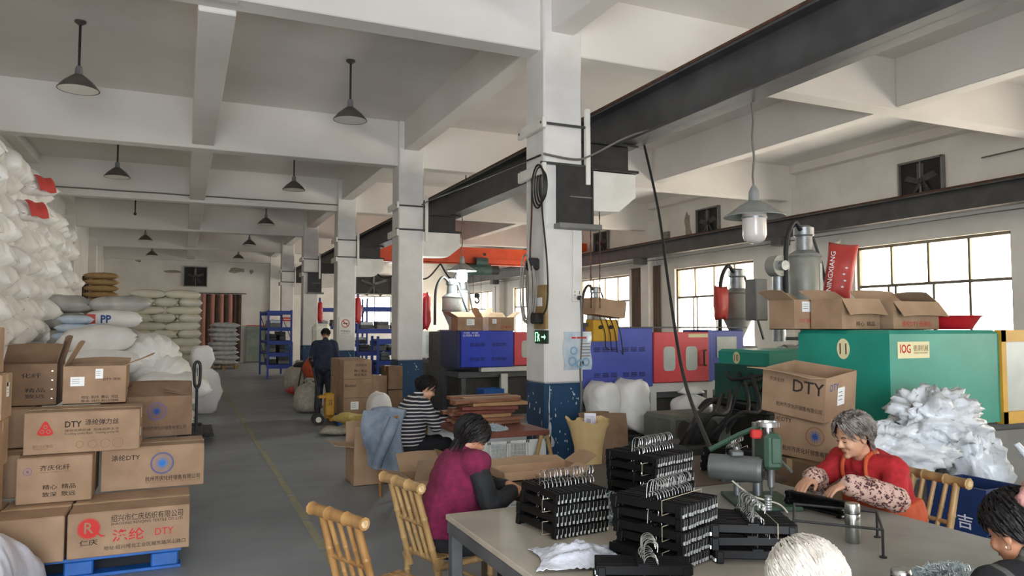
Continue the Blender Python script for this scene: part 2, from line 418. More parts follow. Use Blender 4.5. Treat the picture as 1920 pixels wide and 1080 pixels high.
def bay_lamp(loc, cord, label, lit):
    t = thing('bay_lamp', label, 'lamp', loc, 0, 'grey bay lamps hung from the crane beam')
    c = MB(); c.tube([(math.cos(k * 1.3) * .008, math.sin(k * 1.3) * .008, .2 + k * .08) for k in range(int((cord - .2) / .08) + 1)], .011, 6); c.build('twisted_cord', 'cable_grey', t, 60)
    mat('lamp_grey', '#8f918f', '#7d807e', rough=.5, scale=8)
    MB().lathe([(.02, .26), (.05, .2), (.055, .1), (.075, .08)], 16).build('socket', 'lamp_grey', t, 40)
    MB().lathe([(.07, .1), (.14, .06), (.25, -.02), (.3, -.05), (.3, -.058), (.24, -.035), (.13, .045), (.07, .08)], 32).build('lamp_shade', 'lamp_grey', t, 50)
    if lit:
        emis('bulb_lit', '#f3fffb', 60)
        MB().lathe([(.05, .07), (.07, .02), (.1, -.08), (.11, -.2), (.09, -.27), (0, -.29)], 20).build('bulb', 'bulb_lit', t, 60)
    else:
        glass('lamp_glass', '#e6ddd8', .15, .3)
        mat('lamp_prism', '#d9d0cb', rough=.2)
        MB().lathe([(.09, .05), (.11, .02), (.12, -.03), (.12, -.06)], 24).build('glass_collar', 'lamp_prism', t, 50)
        MB().lathe([(.125, -.06), (.125, -.075)], 24).build('clamp_ring', 'galvanised', t, 40)
        MB().lathe([(.118, -.07), (.118, -.24), (.1, -.29), (.05, -.32), (0, -.325)], 24, wob=.012, wn=24).build('glass_jar', 'lamp_prism', t, 60)
        MB().lathe([(.03, .03), (.045, -.05), (.05, -.16), (.03, -.22), (0, -.23)], 14).build('bulb', 'lamp_white', t, 60)
    return t
bay_lamp((5.2, 5.75, 2.9), 1.16, 'grey conical bay lamp with ribbed glass jar hanging near the windows', False)
bay_lamp((5.25, 14.4, 2.95), 1.12, 'grey conical bay lamp burning bright white in front of the orange crane', True)

# ------------------------------------------------------------------ crane rails and crane
def ibeam(mb, x, z0, z1, w, y0, y1, tf=.03, tw=.02):
    mb.box((x, (y0 + y1) / 2, z0 + tf / 2), (w, y1 - y0, tf)); mb.box((x, (y0 + y1) / 2, z1 - tf / 2), (w, y1 - y0, tf))
    mb.box((x, (y0 + y1) / 2, (z0 + z1) / 2), (tw, y1 - y0, z1 - z0))
t = thing('crane_beam', 'dark grey steel crane runway beam with rusty rail along the columns', 'crane beam', (0, 0, 0))
mb = MB(); ibeam(mb, 4.95, 3.96, 4.5, .3, -2, 38.3); mb.build('girder', 'steel_dark', t)
mb = MB(); mb.box((4.95, 18, 4.53), (.08, 40, .06)); mb.box((4.95, 18, 4.512), (.315, 40, .03))
for k in range(60): mb.box((4.95 + (-.1 if k % 2 else .1), -1.6 + k * .66, 4.52), (.06, .09, .03))
mb.build('rail', 'rust', t)
t = thing('crane_beam', 'dark grey steel crane runway beam fixed above the windows', 'crane beam', (0, 0, 0))
mb = MB(); ibeam(mb, 13.6, 3.96, 4.4, .28, -2, 38.3); mb.build('girder', 'steel_dark', t)
mb = MB(); mb.box((13.6, 18, 4.43), (.08, 40, .06)); mb.build('rail', 'rust', t)
for y in BAYS: bx('bracket', 'steel_dark', t, (13.66, y, 3.86), (.5, .34, .2), .01)
mb = MB(); mb.tube([(13.72, -1 + k * 2, 3.86 + .01 * (k % 2)) for k in range(20)], .012, 6); mb.build('conduit', 'cable_grey', t)

for i, y in enumerate(BAYS[1:]):
    nth = ['nearest', 'second', 'third', 'fourth', 'farthest'][i]
    t = thing('crane_bracket', 'clamped steel bracket and pale gusset carrying the crane beam, %s column' % nth, 'bracket', (4.0, y, 0), 0, 'brackets on the columns')
    mb = MB(); mb.prism([(.25, 3.6), (1.02, 3.6), (1.02, 3.32), (.78, 3.13), (.25, 3.12)], -.2, .2, 'y'); mb.build('gusset', 'white_paint', t)
    mb = MB(); mb.box((.64, 0, 3.94), (.78, .5, .025)); mb.box((.64, 0, 3.625), (.8, .5, .03)); mb.box((.6, 0, 3.78), (.66, .36, .3)); mb.build('seat_box', 'black_iron', t)
    for z in (4.08, 3.62):
        for s in (-1, 1): MB().cyl((-.32, s * .3, z), (.34, s * .3, z), .016, n=8).build('tie_rod', 'steel_dark', t)
    for z in (4.08, 3.55):
        bx('clamp_plate', 'white_paint', t, (-.29, 0, z), (.05, .7, .13), .008)
    bx('clamp_angle', 'white_paint', t, (.29, -.3, 3.85), (.06, .06, .9), .006)
    if i in (0, 3):
        mb = MB(); mb.box((.13, -.3, 3.28), (.44, .02, .7)); mb.box((-.09, -.28, 3.28), (.02, .08, .7)); mb.box((.35, -.28, 3.28), (.02, .08, .7)); mb.build('cover_plate', 'black_iron', t)
        bx('shelf_angle', 'steel_grey', t, (.15, -.32, 2.9), (.56, .16, .06), .006)
        bx('cross_strap', 'steel_grey', t, (.2, -.315, 3.25), (.3, .008, .012))

mat('crane_orange', '#d9532c', '#c94722', rough=.45, scale=3)
mat('motor_green', '#3f5a55', '#32463f', rough=.5, scale=6)
YC = 25.0
t = thing('overhead_crane', 'orange bridge crane spanning the bay with a dark green hoist', 'crane', (0, YC, 0))
mb = MB(); mb.prism([(5.3, 4.02), (12.6, 4.02), (13.2, 4.3), (13.2, 4.58), (5.3, 4.58)], -.22, .22, 'y'); mb.build('girder', 'crane_orange', t)
mb = MB(); mb.box((9.2, 0, 3.99), (7.2, .3, .03)); mb.box((9.2, -.225, 4.18), (7.4, .02, .02)); mb.build('bottom_flange', 'crane_orange', t)
for x in (4.95, 13.6): bx('end_carriage', 'crane_orange', t, (x, .15, 4.7), (.3, 2.2, .3), .03)
for x in (4.95, 13.6):
    for s in (-.7, 1.0): MB().cyl((x - .06, s, 4.62), (x + .06, s, 4.62), .09, n=18).build('wheel', 'steel_dark', t, 40)
patch('number_plate', 'black_iron', t, (8.15, -.22, 4.3), (1, 0, 0), (0, 0, 1), rect(.24, .28), .003, .002)
txt('t', 'paper_white', t, (8.15, -.224, 4.3), (1, 0, 0), (0, 0, 1), .1, .2)
MB().cyl((9.9, -.215, 4.35), (9.9, -.24, 4.35), .05, n=16).build('hole', 'black_iron', t)
h = MB().cyl((9.2, -.25, 3.78), (10.1, -.25, 3.78), .2, n=20); h = h.build('hoist_drum', 'motor_green', t, 40)
MB().cyl((9.5, -.32, 4.06), (9.95, -.32, 4.06), .16, n=18).build('hoist_motor', 'motor_green', t, 40)
MB().cyl((10.1, -.25, 3.78), (10.4, -.25, 3.78), .17, n=18).build('gear_housing', 'black_iron', t, 40)
bx('trolley_plate', 'black_iron', t, (9.6, -.1, 3.95), (.9, .34, .06), .01)
mb = MB()
for x in (9.45, 9.75): MB().cyl((x, -.25, 3.7), (x, -.25, 2.75), .008, n=5).build('hoist_rope', 'cable_black', t)
mb = MB(); mb.tube(joints([(9.6, -.25, 2.8), (9.68, -.25, 2.68), (9.6, -.25, 2.58), (9.52, -.25, 2.66)], 5), .03, 8); mb.box((9.6, -.25, 2.85), (.2, .1, .16), 0, .03); mb.build('hook_block', 'black_iron', t, 50)
mb = MB()
for a, b in ((5.6, 6.9), (6.9, 8.2), (8.2, 9.3)):
    mb.tube(joints([(a, -.3, 3.95), ((a + b) / 2 - .2, -.3, 3.45), ((a + b) / 2 + .2, -.3, 3.45), (b, -.3, 3.95)], 6), .03, 6)
mb.build('festoon_cable', 'cable_black', t, 60)

# ------------------------------------------------------------------ wall fans and openings
mat('machine_dark', '#3b3c3e', '#54524f', rough=.5, scale=9); mat('dark_void', '#1b1a1a', '#262423', rough=.7)
def fan(loc, rz, w, h, label):
    t = thing('exhaust_fan', label, 'fan', loc, rz, 'exhaust fans high in the walls')
    bx('back_panel', 'dark_void', t, (0, -.02, 0), (w, .03, h))
    mb = MB()
    for s in (-1, 1): mb.box((s * w / 2, -.05, 0), (.04, .1, h + .04)); mb.box((0, -.05, s * h / 2), (w, .1, .04))
    mb.box((0, -.07, 0), (.03, .03, h)); mb.build('frame', 'steel_grey', t)
    for k in range(5):
        a = k * 2 * PI / 5 + .3; M = Matrix.Rotation(-a, 3, 'Y') @ Matrix.Rotation(.5, 3, 'X')
        MB().box(M @ V(w * .2, 0, 0) + V(0, -.055, 0), (w * .34, .006, h * .18), M=M).build('blade', 'machine_dark', t)
    MB().cyl((0, -.03, 0), (0, -.09, 0), .06, n=14).build('hub', 'black_iron', t)
    return t
for y, lb in ((10.5, 'nearest the viewer'), (17.35, 'beside the broken plaster'), (23.4, 'third along the wall'), (29.7, 'fourth along the wall')):
    fan((XR, y, 4.77), math.radians(-90), .98, .86, 'dark square exhaust fan above the crane beam, ' + lb)
fan((.48, YF, 4.13), 0, 1.0, .92, 'dark square exhaust fan in the far end wall above the curtain')
fan((9.1, YF, 3.95), 0, 1.9, 1.0, 'wide dark exhaust fan in the far end wall of the machine bay')
# far window of the machine bay, dim barred window in the left wall
o = struct(link('window_8', None, None, (8.7, YF - .02, 0)), 'bright window in the far end wall behind the racks', 'window')
mb = MB()
for x in (-1.3, -.45, .45, 1.3): mb.box((x, -.03, 2.55), (.05, .06, 1.5))
for z in (1.8, 2.7, 3.3): mb.box((0, -.03, z), (2.65, .06, .05))
mb.build('frame', 'window_frame', o)
emis('daylight_pane', '#fbfdff', 6)
for i in range(3):
    for z0, z1 in ((1.82, 2.68), (2.72, 3.28)): bx('pane', 'daylight_pane', o, ((i - 1) * .88, -.01, (z0 + z1) / 2), (.82, .006, z1 - z0))
o = struct(link('window_9', None, None, (XL, 32.6, 0)), 'dim barred window in the left wall above the sacks', 'window')
bx('pane', 'dark_void', o, (.01, 0, 3.0), (.02, 3.4, 1.1)); mb = MB()
for k in range(6): mb.box((.04, -1.7 + k * .68, 3.0), (.05, .06, 1.12))
for z in (2.45, 3.55): mb.box((.04, 0, z), (.06, 3.5, .06))
mb.build('frame', 'rust', o)

# ------------------------------------------------------------------ pipes and cables overhead
mb = MB(); mb.tube([(XL + .3 + k * .5, 20.12, 5.03 + .004 * (k % 3)) for k in range(15)], .018, 6)
tag(mb.build('conduit_pipe', 'cable_grey', None, 60), 'thin grey conduit running across the third cross beam', 'pipe')
mb = MB(); mb.tube([(13.93, 9.2 - k * .5, 4.98 + .006 * k) for k in range(18)], .016, 6)
tag(mb.build('conduit_pipe', 'cable_grey', None, 60), 'thin conduit on the right wall beside the nearest exhaust fan', 'pipe')
mb = MB(); mb.tube(joints([(5.15, 7.6, 4.0), (5.0, 7.1, 3.1), (4.55, 6.3, 2.2), (3.75, 5.0, 1.35), (3.05, 3.8, .98)], 6), .016, 6)
tag(mb.build('hanging_cable', 'cable_black', None, 60), 'long black cable dropping from the crane beam to the drill motor', 'cable')
mb = MB(); mb.tube(joints([(3.72, 7.5, 3.72), (4.1, 7.46, 3.68), (4.3, 7.42, 3.74), (4.75, 7.2, 3.98), (5.12, 6.4, 4.02), (5.14, 5.7, 4.05), (5.14, 4.2, 4.03), (5.14, 2, 4.06)], 6), .013, 6)
tag(mb.build('power_cable', 'cable_grey', None, 60), 'slack grey cable strung along the near crane beam', 'cable')
mb = MB(); mb.tube(joints([(3.68, 7.5, 3.7), (3.74, 10, 3.8), (3.9, 12.2, 3.95), (4.2, 13.8, 4.12)], 6), .012, 6)
tag(mb.build('power_cable', 'cable_black', None, 60), 'thin black cable strung from the nearest column to the second', 'cable')
t = thing('ceiling_hook', 'small wire ceiling hook frame near the bay lamp', 'hook', (7.2, 8.0, ZS))
mb = MB()
for s in (-1, 1): mb.tube([(s * .12, 0, 0), (s * .12, 0, -.25), (s * .1, .1, -.28), (s * .1, -.15, -.28)], .012, 5)
mb.box((0, -.05, -.28), (.4, .02, .02)); mb.box((0, .05, -.28), (.4, .02, .02)); mb.build('wire_frame', 'black_iron', t)

# ------------------------------------------------------------------ fittings on the nearest column
cx, cyf, cl = 4.0, 7.55, 3.75     # column centre x, its front face, its left face
t = thing('wall_socket', 'white socket with a black plug on the nearest column', 'socket', (4.16, cyf, 2.11))
bx('plate', 'white_paint', t, (0, -.012, 0), (.12, .024, .15), .006); bx('plug', 'black_plastic', t, (.02, -.045, -.03), (.05, .05, .05), .01)
mb = MB()
for dx, dz in ((-.03, .04), (.03, .04), (-.03, 0), (.03, .02)): mb.box((dx, -.0245, dz), (.008, .003, .02))
mb.build('slot', 'ink_black', t)
mb = MB(); mb.cyl((4.12, cyf - .012, 2.2), (4.12, cyf - .012, 2.86), .012, n=6); tag(mb.build('socket_conduit', 'white_paint'), 'white conduit above the socket on the nearest column', 'conduit')
mb = MB(); mb.tube(joints([(4.18, cyf - .07, 2.08), (4.21, cyf - .03, 1.95), (4.22, cyf - .02, 1.6), (4.2, cyf - .02, 1.3), (4.2, cyf - .03, .9), (4.16, cyf - .03, .4), (4.13, cyf - .04, .03)], 6), .011, 6)
tag(mb.build('socket_cable', 'cable_grey', None, 60), 'beige flex running down the front of the nearest column', 'cable')
mat('clear_film', '#c3cdd4', '#aab9c6', rough=.15, scale=9); mat('film_blue', '#7fa2bd', rough=.3)
t = thing('document_pouch', 'clear plastic pouch of papers taped to the nearest column', 'pouch', (4.17, cyf, 1.47))
MB().sheet(lambda u, v: ((u - .5) * .36 + .01 * math.sin(9 * v), -.012 - .012 * math.sin(PI * u) * math.sin(PI * v) - .004 * math.sin(13 * u + 5 * v), (v - .5) * .44), 10, 12, .004).build('film', 'clear_film', t, 60)
for (x, z, r) in ((-.08, -.12, .055), (.02, -.15, .05), (.1, -.13, .05), (-.06, 0, .05)): ringpatch('drawing', 'film_blue', t, (x, -.03, z), (1, 0, 0), (0, 0, 1), r, .02, 18)
for k in range(3): patch('red_heading', 'ink_red', t, (-.06 + .07 * k, -.028, .15), (1, 0, 0), (0, 0, 1), rect(.055, .02))
for k in range(5): patch('text_line', 'ink_brown', t, (.09, -.03, .08 - .035 * k), (1, 0, 0), (0, 0, 1), rect(.13, .008))
t = thing('exit_sign', 'small green exit sign with running figure and arrow', 'sign', (cl, 7.6, 1.63))
mat('sign_green', '#123822', rough=.4); emis('sign_glow', '#8df0a8', .8)
bx('board', 'sign_green', t, (-.012, 0, 0), (.024, .32, .15), .004)
for sgn, x in ((1, -.0245),):
    u, w_ = (0, -1, 0), (0, 0, 1)
    patch('arrow', 'sign_glow', t, (x, -.07, 0), u, w_, [(-.05, -.008), (.02, -.008), (.02, -.03), (.055, 0), (.02, .03), (.02, .008), (-.05, .008)])
    patch('door_mark', 'sign_glow', t, (x, .1, 0), u, w_, [(-.04, -.055), (-.028, -.055), (-.028, .045), (.03, .045), (.03, .055), (-.04, .055)])
    patch('figure', 'sign_glow', t, (x, .06, 0), u, w_, [(-.03, -.05), (-.012, -.05), (0, -.01), (.02, -.05), (.034, -.045), (.012, .01), (.03, .02), (.028, .03), (0, .025), (-.005, .045), (-.02, .04), (-.018, .01), (-.035, .0), (-.028, -.01), (-.014, -.002)])
t = thing('switch_board', 'weathered wooden switch board with dark relay on the nearest column', 'switch board', (cl, 7.6, 1.97))
mat('weathered_wood', '#a68a5c', '#8c7248', rough=.8, scale=8)
bx('board', 'weathered_wood', t, (-.02, 0, 0), (.035, .3, .5), .004); bx('relay', 'black_plastic', t, (-.08, -.02, -.13), (.1, .17, .12), .015); bx('note', 'paper_white', t, (-.04, 0, .06), (.004, .13, .1))
mat('hose_pale', '#a39d94', '#8a847c', rough=.6, scale=6)
t = thing('hose_coil', 'coiled grey hoses hanging beside the switch board', 'hose', (cl, 7.74, 2.35))
for k in range(7):
    rr = .16 + .018 * k; mb = MB(); mb.tube([(-.03 - .022 * k, .03 * math.sin(k * 2) + rr * .5 * math.cos(a * PI / 10), -.16 - .02 * (k % 3) + rr * 1.45 * math.sin(a * PI / 10)) for a in range(20)], .011, 6, True); mb.build('loop', 'hose_pale', t, 60)
bx('hanger_plate', 'black_iron', t, (-.06, 0, .12), (.12, .16, .14), .02)
t = thing('cable_coil', 'black cable loops hanging from the clamp of the nearest column', 'cable', (cl, 7.5, 3.55))
for k in range(4):
    mb = MB(); mb.tube([(-.04 - .012 * k, .02 * k + (.1 + .02 * k) * math.cos(a * PI / 10), -.2 + (.16 + .03 * k) * math.sin(a * PI / 10)) for a in range(20)], .011, 6, True); mb.build('loop', 'cable_black', t, 60)
mb = MB(); mb.tube(joints([(-.05, .05, -.1), (-.04, .02, -.5), (-.03, -.08, -1.1), (-.04, -.1, -1.55), (-.1, -.05, -1.7)], 6), .011, 6); mb.build('tail', 'cable_black', t, 60)
mb = MB(); mb.tube(joints([(3.7, 7.78, 3.6), (3.71, 7.8, 3.1), (3.7, 7.82, 2.7), (3.68, 7.78, 2.45)], 6), .011, 6)
tag(mb.build('brown_flex', 'rust', None, 60), 'brown flex hanging on the left face of the nearest column', 'cable')
mat('yellow_paint', '#c79a2b', '#b48722', rough=.6, scale=6)
t = thing('control_box', 'yellow control box under a cardboard lid beside the nearest column', 'control box', (4.62, 7.75, 1.57))
bx('case', 'yellow_paint', t, (0, 0, .13), (.34, .2, .26), .01); bx('arm', 'steel_dark', t, (-.25, .05, .2), (.26, .05, .05))
for dx in (-.08, .06): MB().cyl((dx, -.1, .17), (dx, -.125, .17), .025, n=10).build('knob', 'black_plastic', t)
M = Matrix.Rotation(.12, 3, 'Y'); MB().box((.04, 0, .4), (.42, .3, .2), M=M).build('carton_lid', 'cardboard', t)
mb = MB()
for k in range(4): mb.tube(joints([(-.1 + .07 * k, -.12, .3), (-.05 + .07 * k, -.16, .1), (-.02 + .08 * k, -.12, -.06 - .03 * k), (.05 + .05 * k, -.1, -.1)], 5), .006, 5)
mb.build('wires', 'cable_black', t)
for i, x in enumerate((4.33, 4.45)):
    mb = MB(); mb.tube([(x, 7.5, 3.1 - k * .06 + 0) for k in range(20)], [.009 if k % 2 else .005 for k in range(20)], 5)
    tag(mb.build('hanging_chain', 'rust', None, 60), ['inner', 'outer'][i] + ' rusty chain hanging right of the nearest column', 'chain')
# paint knocked off the blue base of the nearest column
col1 = bpy.data.objects['column']; random.seed(17)
mat('paint_chip', '#cfd4d6', '#b9bec0', rough=.8, scale=20)
def chip(o, ux, w, h, n=12):
    patch('paint_chip', 'paint_chip', col1, o, ux, (0, 0, 1), [(w / 2 * math.cos(2 * PI * i / n) * random.uniform(.5, 1.2), h / 2 * math.sin(2 * PI * i / n) * random.uniform(.7, 1.1)) for i in range(n)], .004, .002)
for z, w, h in ((1.0, .012, .2), (.78, .018, .3), (.55, .05, .3), (.44, .09, .16), (.3, .05, .3), (.12, .03, .25)): chip((-.19 + random.uniform(-.012, .012), -.252, z), (1, 0, 0), w, h)
for k in range(20): chip((random.uniform(-.2, .23), -.252, random.uniform(.2, .95)), (1, 0, 0), random.uniform(.008, .025), random.uniform(.01, .05), 7)
for k in range(12): chip((-.252, random.uniform(-.2, .2), random.uniform(.2, .85)), (0, -1, 0), random.uniform(.01, .04), random.uniform(.02, .08), 7)
# signs on farther columns
t = thing('no_smoking_sign', 'white no smoking sign with a barred circle on the third column', 'sign', (3.98, 20.05, 1.75))
bx('board', 'white_paint', t, (0, -.01, 0), (.34, .02, .5), .004)
o_, u_, w_ = (0, -.02, .08), (1, 0, 0), (0, 0, 1)
ringpatch('circle', 'ink_red', t, o_, u_, w_, .11, .02, 28, .002)
patch('bar', 'ink_red', t, o_, u_, w_, [(-.08, .062), (-.065, .078), (.08, -.062), (.065, -.078)], .003)
patch('cigarette', 'ink_black', t, o_, u_, w_, rect(.12, .022), .0015)
txt('严禁烟火', 'ink_black', t, (0, -.02, -.13), u_, w_, .26, .06); txt('NO SMOKING', 'ink_black', t, (0, -.02, -.2), u_, w_, .22, .025)
t = thing('red_sign', 'small red sign on the farthest free column', 'sign', (4.0, 32.45, 2.05))
mat('red_plate', '#c23b33', rough=.5)
bx('plate', 'red_plate', t, (0, -.01, 0), (.42, .02, .16), .003); patch('white_text', 'paper_white', t, (0, -.02, 0), u_, w_, rect(.3, .03))
# ------------------------------------------------------------------ cartons
FR = ((1, 0, 0), (0, 0, 1)); RT = ((0, 1, 0), (0, 0, 1))
def carton(label, x0, x1, yf, d, z0, h, m='cardboard', rz=0, flaps=None, prints=None, group=None, stickers=(), tape=True, name='carton', side=None, tilt=None):
    """closed or open carton; flaps = (front, back, left, right) opening angles in degrees from shut, None = sealed"""
    w = x1 - x0; t = thing(name, label, 'box', ((x0 + x1) / 2, yf + d / 2, z0), rz, group)
    if tilt: t.rotation_euler = (tilt[0], tilt[1], rz)
    if flaps is None:
        mb = MB(); mb.box((0, 0, h / 2), (w, d, h), 0, .006); mb.build('body', m, t)
        for s in (-1, 1): bx('flap', m, t, (0, s * d / 4, h + .0015), (w - .012, d / 2 - .008, .003))
        if tape:
            mb = MB(); mb.box((0, 0, h + .0035), (w + .004, .055, .0016))
            for s in (-1, 1): mb.box((s * (w / 2 + .001), 0, h - .04), (.002, .055, .09))
            mb.build('tape', 'packing_tape', t)
    else:
        th = .006; mb = MB()
        mb.box((0, 0, th / 2), (w, d, th))
        for s in (-1, 1): mb.box((0, s * (d / 2 - th / 2), h / 2), (w, th, h)); mb.box((s * (w / 2 - th / 2), 0, h / 2), (th, d - 2 * th, h))
        mb.build('body', m, t)
        for k, a in enumerate(flaps):
            if a is None: continue
            a = math.radians(a); lim = d / 2 if w >= d else w / 2
            L = min(d, w) / 2
            ax, sg = ((0, -1), (0, 1), (1, -1), (1, 1))[k]
            mb = MB()
            if ax == 0:
                dir_ = V(0, -sg * math.cos(a), math.sin(a)); o = V(0, sg * (d / 2 - th / 2), h)
                def P(u, v, o=o, dir_=dir_): return o + V((u - .5) * (w - .004), 0, 0) + dir_ * (v * L) + V(0, 0, .012 * math.sin(PI * u) * v * v)
            else:
                dir_ = V(-sg * math.cos(a), 0, math.sin(a)); o = V(sg * (w / 2 - th / 2), 0, h)
                def P(u, v, o=o, dir_=dir_): return o + V(0, (u - .5) * (d - .004), 0) + dir_ * (v * L) + V(0, 0, .012 * math.sin(PI * u) * v * v)
            mb.sheet(P, 6, 3, .004).build('flap', 'cardboard_inside' if m != 'cardboard_dark' else m, t)
    for p in prints or ():
        s, mm, px, pz, pw, ph = p[:6]; face = p[6] if len(p) > 6 else 'f'; fat = p[7] if len(p) > 7 else .006
        if face == 'f': txt(s, mm, t, (px, -d / 2, pz), *FR, pw, ph, fat=fat)
        elif face == 'r': txt(s, mm, t, (w / 2, px, pz), *RT, pw, ph, fat=fat)
        elif face == 't': txt(s, mm, t, (px, pz, h + .004), (1, 0, 0), (0, 1, 0), pw, ph, fat=fat)
    for (px, pz, pw, ph, face) in stickers:
        o, ux, uy = ((px, -d / 2, pz), *FR) if face == 'f' else ((w / 2, px, pz), *RT)
        st = patch('sticker', 'paper_white', t, o, ux, uy, rect(pw, ph), .002, .0015)
        for j in range(3): patch('fine_print', 'ink_black', st, Vector(o) + Vector(ux) * (-pw * .12) + Vector(uy) * (ph * (.25 - .22 * j)), ux, uy, rect(pw * .55, ph * .035), .0026)
    t['w'], t['d'], t['h'] = w, d, h
    return t
def wheel_logo(t, x, z, r, m='ink_blue', m2='ink_sky', face='f', sp=16):
    w, d = t['w'], t['d']; o, ux, uy = ((x, -d / 2, z), *FR) if face == 'f' else ((w / 2, x, z), *RT)
    ringpatch('emblem', m, t, o, ux, uy, r, r * .08); ringpatch('emblem', m, t, o, ux, uy, r * .88, r * .03)
    for k in range(sp):
        a = 2 * PI * k / sp; c, s = math.cos(a), math.sin(a); q = .03 * r
        patch('emblem_ray', m2, t, o, ux, uy, [(-s * q * 2.2, c * q * 2.2), (s * q * 2.2, -c * q * 2.2), (c * r * .82, s * r * .82)])
    patch('emblem_hub', m2, t, o, ux, uy, disc(r * .14, 16), .0014)
G1 = 'cartons stacked on the blue pallet'
# bottom layer
b = carton('bottom carton with round red letter emblem and red lettering', -.70, .07, 5.95, .65, .15, .305, prints=[
    ('绍兴市仁庆纺织有限公司', 'ink_black', .11, .255, .46, .05), ('SHAOXING RENQING TEXTILE CO.,LTD', 'ink_black', .11, .215, .46, .022),
    ('涤纶', 'ink_red', -.01, .135, .2, .085, 'f', .014), ('DTY', 'ink_red', .22, .135, .12, .05), ('地址:绍兴柯北工业区越东路凤山路口', 'ink_black', .1, .055, .52, .03),
    ('仁庆', 'ink_black', -.255, .105, .11, .04, 'f', .012)], group=G1)
patch('emblem', 'ink_red', b, (-.255, -.325, .2), *FR, disc(.065, 30)); ringpatch('emblem_ring', 'ink_red', b, (-.255, -.325, .2), *FR, .071, .004)
txt('R', 'cardboard', b, (-.255, -.3265, .205), *FR, .055, .075, name='emblem_letter', fat=.01)
patch('emblem_tail', 'ink_red', b, (-.2, -.325, .15), *FR, [(-.03, .03), (.02, -.012), (.045, -.012), (.045, -.005), (.02, 0), (-.01, .035)], .0022)
carton('plain taped carton left of the red letter emblem carton', -1.14, -.715, 5.93, .66, .15, .305, group=G1, stickers=())
carton('bottom carton half behind the white sack, leftmost on the pallet', -1.72, -1.155, 6.0, .62, .15, .3, 'cardboard_pale', group=G1)
# second layer
b = carton('small carton with a faint seal and four short black phrases', -1.08, -.60, 6.38, .5, .462, .33, group=G1, prints=[
    ('齐庆化纤', 'ink_black', .0, .255, .19, .04, 'f', .01), ('QIQING CHEMICAL FIBER', 'ink_brown', .0, .222, .19, .012),
    ('精心  精品', 'ink_black', .03, .115, .21, .035, 'f', .01), ('致深  致远', 'ink_black', .03, .062, .21, .035, 'f', .01)])
wheel_logo(b, -.17, .235, .028, 'ink_purple', 'ink_purple', sp=8)
b = carton('carton with a large blue sunburst wheel emblem, right end of the pallet', -.565, .175, 6.62, .48, .462, .33, rz=.01, group=G1, prints=[
    ('涤纶DTY', 'ink_black', -.2, .255, .2, .045, 'f', .012), ('杭州齐庆化纤销售有限公司', 'ink_black', .14, .075, .4, .04, 'f', .01), ('HANGZHOU QIQING CHEMICAL FIBER SALES CO.,LTD', 'ink_brown', .14, .045, .4, .012)])
wheel_logo(b, .06, .195, .085)
carton('carton half hidden in the dark behind the small carton', -1.72, -1.1, 6.66, .5, .462, .315, group=G1)
# third layer
b = carton('carton with a red triangle emblem and long black heading', -1.06, -.295, 6.48, .5, .80, .305, group=G1, stickers=[(-.1, .12, .07, .06, 'r')], prints=[
    ('DTY', 'ink_black', -.065, .215, .11, .045, 'f', .02), ('涤纶弹力丝', 'ink_black', .125, .225, .225, .046, 'f', .01), ('提供优质纤维  创造品质生活', 'ink_black', .06, .168, .36, .018),
    ('Providing quality fibers   Creating quality life', 'ink_black', .06, .142, .36, .02, 'f', .004), ('盛虹化纤集团', 'ink_brown', -.26, .06, .13, .024), ('SHENGHONG GROUP', 'ink_brown', -.27, .04, .1, .009)])
o = (-.245, -.25, .19)
patch('emblem', 'ink_red', b, o, *FR, [(-.052, -.04), (-.03, -.052), (.03, -.052), (.052, -.04), (.05, -.025), (.014, .045), (0, .055), (-.014, .045), (-.05, -.025)])
for k in range(3): ringpatch('emblem_swirl', 'cardboard', b, Vector(o) + V((-.02, .02, 0)[k], 0, (-.022, -.022, .012)[k]), *FR, .014, .004, 18, .0016)
for k in range(4): ringpatch('faint_stamp', 'ink_brown', b, (-.02 + .085 * k, -.25, .06), *FR, .026 + .004 * k, .003, 24, .0008)
b = carton('open topped carton with half hidden wheel emblem, right of the red triangle carton', -.63, .085, 7.2, .48, .795, .345, 'cardboard_dark', flaps=(25, 160, 20, 12), group=G1, prints=[('杭州齐庆化纤销售有限公司', 'ink_black', .14, .07, .34, .035)])
wheel_logo(b, .075, .215, .075, 'ink_purple', 'ink_blue')
carton('carton in shadow behind the red triangle carton', -1.7, -1.09, 6.98, .46, .79, .3, group=G1, tape=False)
# top layer
b = carton('open carton on top with a white sticker and raised flaps', -.885, -.43, 7.0, .44, 1.115, .31, 'cardboard', flaps=(None, 170, 62, 158), group=G1, stickers=[(-.125, .185, .1, .075, 'f'), (.03, .245, .055, .08, 'f')], prints=[
    ('地址: 杭州  萧山  河庄', 'ink_black', .04, .055, .27, .026, 'f', .012), ('电话: 0571-82157888', 'ink_black', .04, .025, .27, .022, 'f', .012), ('DTY 涤纶', 'ink_black', .125, .2, .13, .022)])
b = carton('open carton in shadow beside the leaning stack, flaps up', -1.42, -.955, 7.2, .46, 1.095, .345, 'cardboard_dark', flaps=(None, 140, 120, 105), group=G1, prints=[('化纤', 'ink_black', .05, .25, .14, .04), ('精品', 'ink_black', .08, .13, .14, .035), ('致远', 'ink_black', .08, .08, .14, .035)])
for k in range(4): patch('staple', 'silver', b, (.2, -.23, .06 + .075 * k), *FR, rect(.012, .006), .003)
